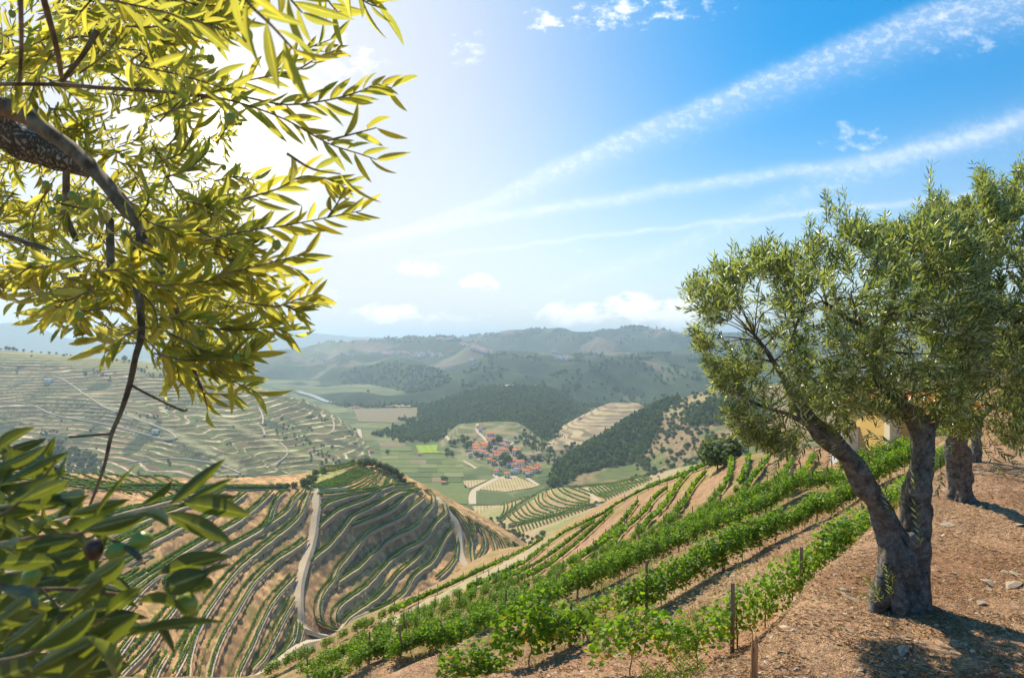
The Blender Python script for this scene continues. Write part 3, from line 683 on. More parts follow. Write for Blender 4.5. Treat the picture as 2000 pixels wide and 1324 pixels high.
class Bag:
    def __init__(s): s.V = []; s.F = {}; s.n = 0; s.A = []
    def add(s, V, Fc, v=0.5):
        V = np.asarray(V, float); s.V.append(V); s.F.setdefault(Fc.shape[1], []).append(np.asarray(Fc)+s.n); s.n += len(V)
        s.A.append(np.broadcast_to(np.asarray(v, float), (len(V),)))
    def build(s, name, m, parent=None, smooth=True, kind=None, **kw):
        me = mesh(name, np.concatenate(s.V), [np.concatenate(f) for f in s.F.values()], m, {'v': np.concatenate(s.A)}, smooth); o = obj(name, me, parent, **kw)
        if kind: o['kind'] = kind
        return o
def endfade(W, L):
    d = np.r_[0, np.cumsum(np.linalg.norm(np.diff(W, axis=0), axis=1))]; return sm(np.minimum(d, d[-1]-d), -L*.2, L)[:, None]
face = Bag()
def ledge(bag, P, W, w, lift=.22, skirt=.9):
    """level shelf cut into the slope: flat top with an earth face on the outer side"""
    h = uphill(P, W); H = np.c_[h, np.zeros(len(h))]; z = np.array([0, 0, 1.]); e = endfade(W, 6); w = w*e; lift = lift*e-.4*(1-e)
    # the shelf lies between the ground heights of its two edges
    zi = P.zxv(*(W+H*w/2)[:, :2].T); zo = P.zxv(*(W-H*w/2)[:, :2].T); top = W.copy(); top[:, 2] = .62*zo+.38*zi if P is B else W[:, 2]
    top[:, 2] = np.convolve(np.pad(top[:, 2], 2, mode='edge'), np.ones(5)/5, 'valid')
    W[:, 2] = top[:, 2]
    j = (rng.random(len(W))-.5)[:, None]*.5
    V, Q = strip([W-H*(w/2)+z*lift, W+z*lift, W+H*(w/2)+z*lift]); bag.add(V, Q)
    V, Q = strip([W-H*(w/2+.5+skirt*.5+j)-z*skirt, W-H*(w/2+.35+j)-z*.1, W-H*(w/2-.02)+z*(lift-.01)]); face.add(V, Q)
    V, Q = strip([W+H*(w/2-.02)+z*(lift-.01), W+H*(w/2+.6)+z*(lift+.75)]); face.add(V, Q)
    return H
def leafq(base, d, side, L, Wd, fold=.25, mid=.45):
    """simple folded leaf: 4 vertices, 2 triangles"""
    n = np.cross(d, side); L = np.asarray(L)[:, None]; Wd = np.asarray(Wd)[:, None]
    m = base+d*L*mid; V = np.stack([base, m+side*Wd*.5+n*Wd*fold, base+d*L, m-side*Wd*.5+n*Wd*fold], 1).reshape(-1, 3)
    k = np.arange(len(base))*4; Fc = np.stack([np.stack([k, k+1, k+2], 1), np.stack([k, k+2, k+3], 1)], 1).reshape(-1, 3)
    return V, Fc
def unit(a): return a/(np.linalg.norm(a, axis=-1, keepdims=True)+1e-9)
def rdirs(n): return unit(rng.normal(size=(n, 3)))
def hedge(bag, W, hgt=1.35, wid=.55, per=14, size=.34, v0=0.0, gap=.03, core=True):
    """a vine row seen from afar: leaf sprays filling a long box"""
    if len(W) < 2: return
    seg = np.linalg.norm(np.diff(W, axis=0), axis=1).sum(); n = int(seg*per)
    if n < 3: return
    t = rng.random(n)*(len(W)-1.001); i = t.astype(int); f = (t-i)[:, None]; P0 = W[i]*(1-f)+W[i+1]*f; tg = unit(W[i+1]-W[i]); sd = unit(np.cross(tg, [0, 0, 1.]))
    bump = .78+.45*vnoise(P0[:, 0]*.9, P0[:, 1]*.9, seed=7)
    keep = vnoise(P0[:, 0]*.6+50, P0[:, 1]*.6, seed=8) > gap*3
    a = rng.random(n)*2*pi; r = np.sqrt(rng.random(n))*.5+.5*rng.random(n)**.3*.3
    P1 = P0+sd*(np.cos(a)*r*wid*.62)[:, None]; P1[:, 2] += .34*hgt+(.5+np.sin(a)*r*.62)*hgt*.66*bump
    P1 = P1[keep]; m = len(P1); d = rdirs(m); s_ = unit(np.cross(d, rdirs(m))); sz = size*(.7+.6*rng.random(m))
    V, Fc = leafq(P1-d*sz[:, None]*.5, d, s_, sz, sz*.8, .15)
    vv = np.clip(v0+.35*rng.random(m)+.45*vnoise(P1[:, 0]*.25, P1[:, 1]*.25, seed=11)+.25*vnoise(P1[:, 0]*.03, P1[:, 1]*.03, seed=12), 0, .99)
    bag.add(V, Fc, np.repeat(vv, 4))
    if core and len(W) > 2:
        tg = unit(np.gradient(W, axis=0)); sd = unit(np.cross(tg, [0, 0, 1.])); z = np.array([0, 0, 1.]); b = (.8+.4*vnoise(W[:, 0]*.9, W[:, 1]*.9, seed=7))[:, None]*hgt
        jj = (rng.random(len(W))-.5)[:, None]*wid*.3
        V, Q = strip([W-sd*wid*.14+z*.3*hgt, W-sd*(wid*.24+jj)+z*b*.55, W+sd*jj+z*b*.78, W+sd*(wid*.24-jj)+z*b*.55, W+sd*wid*.14+z*.3*hgt]); bag.add(V+fbm(V[:, 0]*1.7, V[:, 1]*1.7, V[:, 2]*1.7, seed=3, oct=2)[:, None]*wid*.3, Q, .25)

# ------------------------------------------------------------------ terraces of the near hill (traced treads)
def cv(ox, oy, k, pts): return [(ox+x*k, oy+y*k) for x, y in pts]
R1 = lambda *p: cv(580, 880, .15106, p)
R2 = lambda *p: cv(540, 1060, .15106, p)
R3 = lambda *p: cv(780, 930, .15106, p)
R4 = lambda *p: cv(300, 930, .16, p)
R5 = lambda *p: cv(200, 1110, .21, p)
R6 = lambda *p: cv(920, 900, .2, p)
treads = [
 (R1((275, 590), (450, 560), (700, 535), (900, 512), (1070, 490)), 2.4),
 (R1((290, 770), (380, 690), (550, 625), (720, 580), (900, 545), (1050, 505)), 2.4),
 (R1((255, 1010), (400, 870), (540, 765), (680, 705), (850, 645), (970, 590), (1080, 500), (1300, 455), (1530, 440)), 2.6),
 (R2((400, 265), (445, 220), (560, 120), (700, 20))+R1((430, 1180), (540, 1080), (640, 930), (720, 840), (900, 745), (1100, 655), (1260, 560), (1400, 530), (1580, 520)), 3.0),
 (R1((670, 990), (800, 925), (1000, 845), (1180, 775), (1300, 685), (1430, 585), (1590, 515)), 2.6),
 (R2((780, 1165), (620, 1110), (520, 960), (520, 790), (600, 620), (725, 480), (760, 350), (900, 190), (1040, 10))+R1((850, 1090), (1050, 970), (1280, 880), (1450, 750), (1640, 600)), 3.2),
 (R2((730, 540), (880, 430), (1060, 310), (1240, 120), (1370, 10))+R1((1080, 1180), (1280, 1085), (1480, 995), (1620, 835), (1760, 690), (1765, 600), (1650, 520)), 3.2),
 (R2((790, 1110), (725, 1020), (740, 900), (830, 790), (980, 685), (1130, 575), (1290, 410), (1450, 240), (1600, 115), (1820, 15))+R1((1570, 1180), (1680, 1075), (1800, 905), (1930, 805), (1900, 700)), 3.2),
 (R2((830, 1070), (900, 970), (1000, 900), (1140, 805), (1300, 695), (1450, 545), (1560, 405), (1720, 270), (1850, 145), (1920, 40)), 3.0),
 (R2((1150, 905), (1350, 840), (1540, 740), (1650, 645), (1740, 465), (1830, 370), (1986, 270))+R3((480, 1010), (550, 860), (600, 755), (690, 675)), 3.0),
 (R3((480, 1330), (640, 1195), (720, 1065), (745, 960), (735, 800)), 2.6),
 # right of the second track
 (R3((640, 410), (790, 530), (870, 690), (935, 810), (925, 950), (945, 1100), (975, 1200)), 3.0),
 (R3((860, 530), (950, 640), (960, 740), (935, 810)), 2.2),
 (R3((980, 610), (1070, 700), (1110, 900), (1060, 1010), (990, 1120), (995, 1200)), 2.8),
 (R3((1120, 670), (1210, 820), (1262, 1080)), 2.6),
 (R3((1230, 750), (1325, 870), (1372, 1040)), 2.4),
 (R3((1350, 810), (1435, 900), (1462, 1000)), 2.2),
 (R3((1450, 860), (1520, 910), (1545, 960)), 2.0),
 # left of the main track
 (R4((1890, 190), (1830, 330), (1780, 460), (1690, 570), (1500, 720), (1300, 880), (1100, 1040), (950, 1180), (860, 1290))+R5((1110, 150), (1010, 290), (900, 450), (800, 640), (690, 840), (590, 1030)), 3.4),
 (R4((1800, 190), (1700, 300), (1630, 420), (1540, 490), (1400, 580), (1250, 680), (1080, 780), (800, 930), (560, 1080), (330, 1210), (150, 1330)), 3.0),
 (R4((1600, 200), (1500, 260), (1440, 400), (1400, 540), (1310, 640)), 2.4),
 (R4((1430, 200), (1330, 300), (1180, 430), (1040, 540), (900, 625), (650, 750), (400, 900), (150, 1060), (-100, 1230), (-400, 1450)), 3.0),
 (R4((1110, 210), (950, 330), (750, 440), (550, 540), (300, 640), (100, 740), (-200, 900), (-500, 1080)), 3.0),
 (R4((850, 195), (600, 290), (300, 400), (0, 500), (-300, 620), (-700, 800)), 3.0),
 (R4((600, 180), (300, 270), (0, 350), (-400, 450), (-900, 600)), 2.8),
 (R4((1660, 150), (1300, 152), (1000, 150), (700, 150), (400, 140), (0, 130), (-400, 150), (-800, 190)), 2.6),
 (R4((1850, 770), (1700, 880), (1500, 1005), (1340, 1140), (1180, 1310))+R5((1340, 180), (1200, 410), (1100, 570), (1020, 730), (960, 900), (930, 1060)), 3.4),
 (R5((1770, 70), (1650, 200), (1530, 340), (1430, 540), (1340, 740), (1240, 920), (1190, 1060)), 3.2),
 (R5((1760, 300), (1650, 480), (1560, 650), (1480, 800), (1350, 960)), 2.8),
 (R5((1780, 470), (1760, 640), (1650, 790), (1560, 890)), 2.4),
 (R5((1850, 540), (1820, 640), (1800, 720)), 1.6),
 (R5((620, 20), (430, 110), (280, 250), (120, 420), (-60, 600), (-300, 860)), 3.2),
 (R5((860, 30), (760, 160), (660, 330), (480, 570), (360, 740), (200, 910), (60, 1060)), 3.2),
 (R5((900, 480), (820, 640), (760, 830), (740, 1060)), 3.0),
 (R4((-60, 620), (-400, 800), (-900, 1040)), 2.8), (R4((-50, 900), (-400, 1090), (-900, 1350)), 2.8), (R4((-150, 1180), (-500, 1380), (-1000, 1650)), 2.8), (R5((120, 20), (-200, 230), (-600, 480)), 3.0), (R5((0, 330), (-300, 560), (-700, 860)), 3.0),
 (R5((250, 600), (50, 860), (-80, 1060)), 3.0), (R5((560, 820), (470, 950), (430, 1060)), 2.4),
]
for k in range(9):
    treads.append(([(-160, 1010+k*36), (-60, 985+k*36), (60, 955+k*38), (130+6*k, 930+k*36)], 2.8))
tb = Bag(); vr = Bag(); kerb = Bag()
rowlines = []
for line, wd in treads:
    W = on_patch(B, line, 1.2); wd *= .72
    H = ledge(tb, B, W, wd)
    up = W+H*(wd/2-.35)+[0, 0, .3]; dn = W-H*(wd/2-.1)+[0, 0, .3]
    hedge(vr, up, 1.45, .7, 24, .34, 0.05)
    hedge(vr, dn, 1.3, .62, 20, .32, .12)
    e = W-H*(wd/2+.32)+[0, 0, .33]; h2 = H*.22
    V, Q = strip([e-h2-[0, 0, .5], e-h2-[0, 0, .18], e+h2-[0, 0, .18], e+h2-[0, 0, .35]]); V = V+fbm(V[:, 0]/.5, V[:, 1]/.5, seed=5)[:, None]*.12; kerb.add(V, Q)
o = tb.build('terrace_path', M_tread, kind='structure', smooth=False); kerb.build('terrace_edge', M_path, kind='structure', smooth=False)
M_bankc = simple('bank_earth', (.40, .23, .11), (.70, .41, .19), .9, .95, .6)
face.build('terrace_bank', M_bankc, kind='structure', smooth=False); face = Bag()
# close rows on the knoll
ka, kb = R1((260, 255), (420, 205), (560, 165), (750, 150)), R1((330, 520), (560, 465), (760, 400), (960, 290))
left, right = np.array(R1((270, 245), (150, 455), (330, 520))), np.array(R1((750, 145), (880, 225), (980, 280)))
for k in range(12):
    t = k/11; l = R1((100+t*230, 455+t*70))[0] if k > 3 else R1((300-t*200, 235+t*300))[0]; r = R1((740+t*240, 150+t*130))[0]
    mid = ((l[0]+r[0])/2+2, (l[1]+r[1])/2+1+2*t)
    hedge(vr, on_patch(B, [l, mid, r], 1.2), 1.3, .65, 18, .34, .05)
for ln in (R1((520, 500), (700, 450), (850, 380), (1000, 260)), R1((660, 510), (820, 450), (960, 360), (1050, 260)), R1((760, 510), (900, 440), (1000, 370)), R1((890, 500), (980, 430), (1060, 275)), R1((990, 480), (1060, 390), (1130, 265)),
           R1((1110, 480), (1140, 400), (1170, 310)), R1((1150, 470), (1180, 380), (1215, 325)), R1((1260, 440), (1300, 390), (1350, 345)), R1((1230, 440), (1245, 400), (1290, 370)), R1((1130, 478), (1300, 450), (1520, 438))):
    hedge(vr, on_patch(B, ln, 1.2), 1.3, .65, 18, .34, .05)
# left knob beside the olives
for k in range(4):
    hedge(vr, on_patch(B, [(-60, 914+k*7), (100, 935+k*5), (250, 948+k*4), (420, 950+k*2.5), (560, 951+k*1.5)], 1.2), 1.2, .6, 16, .34, .05)
for k in range(9):
    hedge(vr, on_patch(B, [(60+k*30, 925-k*1.5+6), (110+k*32, 940+k*2), (150+k*36, 955+k*5)], 1.2), 1.3, .6, 13, .36, .0)
# rows on the far side, right flank
for k in range(7):
    hedge(vr, on_patch(E, R3((545+k*62, 250+k*34), (640+k*62, 330+k*40), (760+k*50, 430+k*40), (940+k*20, 555+k*10)), 1.5), 1.3, .6, 6, .5, .1)

# ------------------------------------------------------------------ vineyard bowl rows
erows = [
 R6((780, 270), (790, 330), (900, 395), (1000, 420), (1130, 432)), R6((735, 300), (730, 350), (850, 415), (1000, 455), (1100, 440)), R6((700, 325), (680, 375), (760, 440), (900, 480), (1010, 465)),
 R6((660, 350), (640, 400), (720, 460), (860, 490)), R6((620, 385), (630, 430), (700, 480), (800, 515)), R6((560, 420), (600, 480), (680, 520), (780, 540)), R6((530, 440), (560, 510), (640, 545), (740, 560)),
 R6((480, 470), (520, 530), (600, 565), (690, 575)), R6((440, 490), (480, 555), (560, 585), (650, 590)), R6((400, 510), (440, 575), (520, 600), (600, 605)), R6((350, 545), (390, 600), (450, 622), (540, 622)),
 R6((840, 275), (850, 300), (940, 345), (1050, 395), (1160, 425)), R6((890, 275), (930, 310), (1040, 350), (1160, 390)), R6((960, 275), (1040, 300), (1160, 350)), R6((1040, 272), (1120, 300), (1180, 325)),
 R6((320, 420), (330, 480), (300, 540), (270, 585)), R6((350, 400), (365, 470), (340, 530), (290, 580)), R6((395, 390), (400, 450), (370, 510)), R6((425, 390), (435, 440), (400, 500)),
 R6((260, 590), (380, 500), (480, 420), (620, 340), (780, 265)), R6((275, 600), (395, 510), (495, 430), (640, 340)), R6((470, 355), (500, 400), (480, 430)), R6((510, 350), (540, 380)), R6((545, 345), (570, 370)),
 R6((370, 640), (600, 590), (850, 530), (1100, 460), (1320, 405)), R6((360, 655), (600, 605), (850, 545), (1100, 475), (1320, 415)),
 R6((930, 258), (1060, 258), (1200, 235), (1320, 190), (1460, 130), (1600, 70), (1680, 35)), R6((1150, 265), (1260, 248), (1350, 205), (1480, 145), (1620, 80)),
]
for k in range(20):      # hanging rows below the dividing track
    x = 470+k*34; y = 618-k*10.5
    erows.append(R6((x, y), (x-18, y+40), (x+4, y+90-k*1.2)))
for k in range(17):      # upper right face
    x = 1150+k*28; y = 282-k*11
    erows.append(R6((x, y), (x+70, y+62), (x+170, y+105-k*1.5)))
er = Bag(); et = Bag()
for i, ln in enumerate(erows):
    W = on_patch(E, ln, 2.2); H = ledge(et, E, W, 2.6, .35, 2.0)
    hedge(er, W+[0, 0, .3], 1.9, 1.1, 7, .75, .0)
et.build('terrace_path', M_tread, kind='structure', smooth=False); face.build('terrace_bank', M_bankc, kind='structure', smooth=False)
tag(er.build('vine_rows', M_vinefar), 'green vine rows curving round the bowl beyond the ravine', kind='stuff')
tag(vr.build('vine_rows', M_vinefar), 'paired green vine rows along the terraces of the brown hill', kind='stuff')

# ------------------------------------------------------------------ tracks
def road(P, line, w, m, name='dirt_track', lift=.45, ruts=True):
    W = on_patch(P, line, 1.5 if P in (A, B) else 5); b = Bag(); h = uphill(P, W); H = np.c_[h, 0*h[:, :1]]; z = np.array([0, 0, 1.])
    V, Q = strip([W-H*(w/2+.9)-z*.9, W-H*w/2+z*lift, W-H*w/6+z*(lift-.04), W+H*w/6+z*(lift-.04), W+H*w/2+z*lift, W+H*(w/2+.6)-z*.9]); b.add(V, Q)
    o = b.build(name, m, kind='structure', smooth=False); return o
road(B, R1((215, 490), (228, 600), (225, 740), (200, 850), (190, 1000), (160, 1150), (120, 1300))+R2((330, 250), (262, 480), (238, 700), (252, 900), (330, 1070), (450, 1170), (640, 1225)), 3.3, M_path)
road(B, R1((170, 500), (260, 500), (420, 498), (640, 480)), 2.6, M_path)
road(B, R3((470, 270), (620, 440), (720, 570), (768, 750), (775, 900), (800, 1050), (900, 1240)), 2.8, M_path)
road(B, R2((640, 1225), (450, 1260), (200, 1330))+R5((1400, 985), (1250, 1060), (1150, 1090)), 6.0, M_path)
road(B, R2((650, 1190), (800, 1130), (960, 970), (1150, 910)), 2.6, M_path)
road(E, R6((1120, 275), (1180, 325), (1230, 370), (1260, 410)), 3.0, M_path)
road(E, R6((370, 650), (600, 597), (850, 537), (1100, 467), (1320, 410)), 3.0, M_path)
for ln in ([(-20, 765), (60, 742), (110, 735), (190, 787), (215, 800), (330, 842), (345, 858)], [(0, 785), (60, 790), (110, 812), (215, 830), (330, 860), (345, 856)],
           [(505, 795), (515, 815), (512, 830)], [(500, 826), (518, 840), (516, 852)], [(545, 862), (563, 880), (556, 895), (520, 915)], [(690, 836), (700, 842)],
           [(650, 820), (655, 830), (648, 845)], [(250, 905), (330, 895), (420, 905), (470, 925)]):
    road(C_, ln, 1.6, M_path, lift=.8)
for ln, ww in (([(700, 838), (706, 846), (700, 856), (704, 868)], 6), ([(716, 876), (722, 885)], 5), ([(924, 985), (921, 968), (930, 955), (952, 945), (972, 934), (1010, 931)], 7), ([(965, 927), (975, 935)], 4), ([(1030, 934), (1052, 948)], 4), ([(905, 900), (920, 908), (930, 915)], 3), ([(868, 860), (880, 870), (882, 882)], 4)):
    road(Vp, ln, ww, M_path, 'valley_road', .5)
for ln in ([(933, 828), (929, 842), (936, 848), (948, 856), (953, 866)], [(996, 870), (1010, 861)], [(872, 853), (880, 862)]):
    road(K, ln, 4, M_path, 'valley_road', 1.0)
for ln in ([(1045, 752), (1060, 765), (1100, 775), (1125, 795)], [(975, 762), (1000, 750)]):
    road(F1, ln, 8, M_path, 'valley_road', 3)
M_river = mat('river_water', lambda t: principled(t, (.16, .20, .20, 1), .45, .3))
Mr = road(R_, [(552, 758), (563, 760), (574, 765), (580, 769), (598, 773), (618, 779), (634, 788), (647, 790)], 15, M_river, 'river', 6)

# ------------------------------------------------------------------ valley fields
def stripes(c1, c2, period, ang):
    def b(t):
        p = t.new('ShaderNodeSeparateXYZ'); t.put(p.inputs[0], pos(t)); a = t.math('ADD', t.math('MULTIPLY', p.outputs[0], cos(ang)/period), t.math('MULTIPLY', p.outputs[1], sin(ang)/period))
        f = t.math('FRACT', a); s_ = t.math('MULTIPLY', t.sstep(f, .35, .5), t.sstep(f, .95, .8)); n = t.noise(pos(t), .08, 5)
        return principled(t, t.mix(t.math('MULTIPLY', s_, t.sstep(n, .25, .6)), (*c1, 1), (*c2, 1)), .95, .05)
    return b
FM = {'tan': mat('tan_vineyard', stripes((.50, .37, .20), (.25, .24, .10), 3.1, .08)), 'green': mat('green_vineyard', stripes((.19, .21, .075), (.10, .145, .045), 2.6, .9)),
      'deep': mat('dark_vineyard', stripes((.13, .155, .06), (.075, .115, .04), 2.8, .35)), 'bright': mat('bright_meadow', stripes((.27, .36, .04), (.22, .32, .035), 9, .2)),
      'brown': mat('brown_terraces', stripes((.27, .21, .13), (.16, .15, .08), 7, 1.45)), 'ochre': mat('ochre_bank', stripes((.62, .46, .24), (.52, .38, .2), 20, .3)), 'olive': mat('olive_field', stripes((.24, .24, .10), (.15, .18, .07), 5, 1.3))}
def field(poly, kind, lift=.12, label=None):
    pts = np.array([[(x-CX)/F*(150*F/(y-CY)), 150*F/(y-CY), -150+lift] for x, y in poly]); n = len(pts); low = pts-[0, 0, lift+.6]
    Fs = [np.arange(n)[None, :]]; I = np.arange(n); J = (I+1) % n; Fs.append(np.stack([I, I+n, J+n, J], 1))
    o = obj('field', mesh('field', np.vstack([pts, low]), Fs, FM[kind], smooth=False)); o['kind'] = 'structure'
field([(812, 870), (872, 868), (881, 884), (818, 885)], 'bright', .5)
field([(905, 939), (954, 937), (920, 953), (908, 953)], 'tan', .5)
field([(938, 956), (958, 944), (978, 934), (1010, 932), (1052, 949), (1038, 953), (990, 961), (962, 959)], 'tan', .5)
field([(922, 989), (976, 987), (990, 1000), (985, 1018), (948, 1018), (930, 1004)], 'tan', .5)
field([(795, 943), (903, 943), (916, 955), (913, 985), (850, 980), (820, 960)], 'green', .5)
field([(930, 959), (962, 962), (990, 964), (1010, 975), (985, 986), (930, 986)], 'deep', .5)
field([(1003, 966), (1080, 949), (1090, 958), (1040, 975), (1015, 982)], 'deep', .5)
field([(690, 799), (836, 796), (842, 822), (770, 826), (700, 824)], 'brown', .8)
field([(640, 798), (682, 797), (676, 806), (645, 807)], 'bright' if 0 else 'olive', .8)
field([(752, 793.5), (776, 793), (776, 796), (753, 796.5)], 'ochre', 3.5); field([(776, 794), (801, 793), (801, 796.5), (778, 797)], 'ochre', 3.5)
r_ = random.Random(4); ys = [826, 838, 850, 862, 872, 881, 889, 897, 906, 914, 923, 932, 942]
for a, b in zip(ys[:-1], ys[1:]):
    x = 735+(a-826)*.15; end = 850 if a < 862 else 905 if a < 925 else 900
    while x < end-8:
        x2 = min(end, x+r_.uniform(22, 70))
        if not (a < 888 and b > 868 and x2 > 805): field([(x+.3, a+.6), (x2-.3, a+.6), (x2+.6, b), (x+1.2, b)], r_.choice(['green', 'deep', 'olive', 'deep', 'green', 'brown']), .3+r_.random()*.3)
        x = x2
for poly, kd in (([(1085, 930), (1120, 925), (1130, 940), (1090, 950)], 'deep'), ([(1045, 905), (1075, 903), (1080, 915), (1050, 918)], 'green'), ([(1050, 920), (1082, 918), (1085, 930), (1052, 933)], 'deep'), ([(960, 905), (905, 890), (890, 900), (930, 915)], 'olive')):
    field(poly, kd, .4)
#=PART4=
# ================================================================== shape builders for plants
def tube(bag, P, R, seg=8, v=.5, rough=0.0, seed=1, cap=True, fr=(3, 3, 1.2)):
    """tapered round limb along a polyline"""
    P = np.asarray(P, float); R = np.asarray(R, float); n = len(P)
    T_ = unit(np.gradient(P, axis=0)); u = np.array([0, 0, 1.]) if abs(T_[0, 2]) < .8 else np.array([1., 0, 0]); U = []
    for t in T_:
        u = u-t*np.dot(u, t); u = u/(np.linalg.norm(u)+1e-9); U.append(u)
    U = np.array(U); Wv = np.cross(T_, U); a = np.linspace(0, 2*pi, seg, endpoint=False)
    ring = U[:, None]*np.cos(a)[None, :, None]+Wv[:, None]*np.sin(a)[None, :, None]; rr = np.repeat(R[:, None], seg, 1)
    if rough:
        Q = P[:, None]+ring*rr[..., None]
        rr = rr*(1+rough*(fbm(Q[..., 0]*fr[0], Q[..., 1]*fr[1], Q[..., 2]*fr[2], seed=seed, oct=4)*1.3+.35*np.abs(fbm(Q[..., 0]*fr[0]*4, Q[..., 1]*fr[1]*4, Q[..., 2]*fr[2]*2.5, seed=seed+5, oct=3))))
    V = (P[:, None]+ring*rr[..., None]).reshape(-1, 3); I = np.arange(n*seg).reshape(n, seg); J = np.roll(I, -1, 1)
    Q = np.stack([I[:-1], J[:-1], J[1:], I[1:]], -1).reshape(-1, 4); bag.add(V, Q, v)
    if cap: bag.add(np.vstack([V[-seg:], P[-1:]+T_[-1:]*R[-1]*.5]), np.stack([np.arange(seg), (np.arange(seg)+1) % seg, np.full(seg, seg)], 1), v)
def curve3(pts, n=14):
    """smooth 3-D polyline; rows may carry a 4th value (radius)"""
    p = np.array(pts, float); q = np.vstack([2*p[0]-p[1], p, 2*p[-1]-p[-2]]); out = []; m = max(2, n//max(1, len(p)-1))
    for i in range(1, len(q)-2):
        t = np.linspace(0, 1, m, endpoint=False)[:, None]
        out.append(.5*((2*q[i])+(-q[i-1]+q[i+1])*t+(2*q[i-1]-5*q[i]+4*q[i+1]-q[i+2])*t**2+(-q[i-1]+3*q[i]-3*q[i+1]+q[i+2])*t**3))
    return np.vstack(out+[p[-1:]])
def pt(px, py, D): return np.array([(px-CX)/F*D, D, zat(py, D)])

# far and middle-distance tree shapes -------------------------------------------------
def crown_mesh(name, seed, h=6.0, r=2.6, n=260, size=.9, kind='round', m=None):
    g = np.random.default_rng(seed); b = Bag()
    d = unit(g.normal(size=(n, 3))); lob = 1+.28*fbm(d[:, 0]*1.8, d[:, 1]*1.8, d[:, 2]*1.8, seed=seed, oct=3)*2
    rad = lob*(.62+.38*g.random(n)**.5)
    if kind == 'pine': hh = .12+.88*g.random(n); P = np.stack([np.cos(g.random(n)*2*pi), np.sin(g.random(n)*2*pi)], 1); a = g.random(n)*2*pi; q_ = r*(1-hh)**.75*(.5+.6*g.random(n)); P = np.stack([np.cos(a)*q_, np.sin(a)*q_, hh*h], 1)
    else: P = d*rad[:, None]*[r, r, h*.40]+[0, 0, h*.58]
    nd = unit(d+.8*rdirs_g(g, n)); sd = unit(np.cross(nd, rdirs_g(g, n))); sz = size*(.6+.8*g.random(n))
    V, Fc = leafq(P-nd*0-sd*sz[:, None]*.5, sd, unit(np.cross(sd, nd)), sz, sz*.85, .12)
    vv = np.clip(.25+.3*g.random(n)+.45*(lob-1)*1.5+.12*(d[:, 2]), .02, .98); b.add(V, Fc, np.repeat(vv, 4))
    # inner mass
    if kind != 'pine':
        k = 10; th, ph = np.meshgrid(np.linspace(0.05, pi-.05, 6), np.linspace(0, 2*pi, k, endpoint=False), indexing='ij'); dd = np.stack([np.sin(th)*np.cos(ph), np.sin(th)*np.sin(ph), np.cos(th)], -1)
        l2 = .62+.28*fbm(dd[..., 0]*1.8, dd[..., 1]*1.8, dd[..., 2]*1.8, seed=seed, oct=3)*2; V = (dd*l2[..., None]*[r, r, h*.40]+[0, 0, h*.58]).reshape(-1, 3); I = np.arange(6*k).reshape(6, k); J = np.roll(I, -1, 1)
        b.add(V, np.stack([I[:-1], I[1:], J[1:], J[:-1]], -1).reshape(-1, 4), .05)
    Vx = np.concatenate(b.V); return mesh(name, Vx, [np.concatenate(f) for f in b.F.values()], m or M_tree, {'v': np.concatenate(b.A)}, True)
def rdirs_g(g, n): return unit(g.normal(size=(n, 3)))
def trunk_mesh(name, h=3.0, r=.22, m=None):
    b = Bag(); tube(b, [(0, 0, -.8), (0.05, 0, h*.4), (-.05, .08, h*.75), (0, 0, h)], [r*1.2, r, r*.8, r*.4], 6); V = np.concatenate(b.V)
    return mesh(name, V, [np.concatenate(f) for f in b.F.values()], m or M_twig, {'v': np.concatenate(b.A)})
CR = [crown_mesh('tree_crown', 11+i, 7.0, 2.9, 300, .95) for i in range(4)]
PN = [crown_mesh('pine_crown', 31+i, 10.0, 2.1, 260, .95, 'pine') for i in range(3)]
OL = [crown_mesh('olive_crown', 51+i, 4.2, 2.1, 380, .55, m=M_shrub) for i in range(4)]
BU = [crown_mesh('bush_crown', 71+i, 2.2, 1.5, 240, .42, m=M_shrub) for i in range(3)]
TR = trunk_mesh('tree_trunk', 3.4); TRs = trunk_mesh('shrub_stem', 1.6, .12)
def tree(name, P, crowns, scale, label, cat, group, trunk=TR, sz=1.0):
    e = empty(name, P, random.random()*6.28); tag(e, label, cat, group); s_ = scale*(.85+.3*random.random())
    obj('crown', random.choice(crowns), e, scale=(s_*(.9+.2*random.random()), s_*(.9+.2*random.random()), s_*sz)); obj('trunk', trunk, e, scale=s_)
    return e
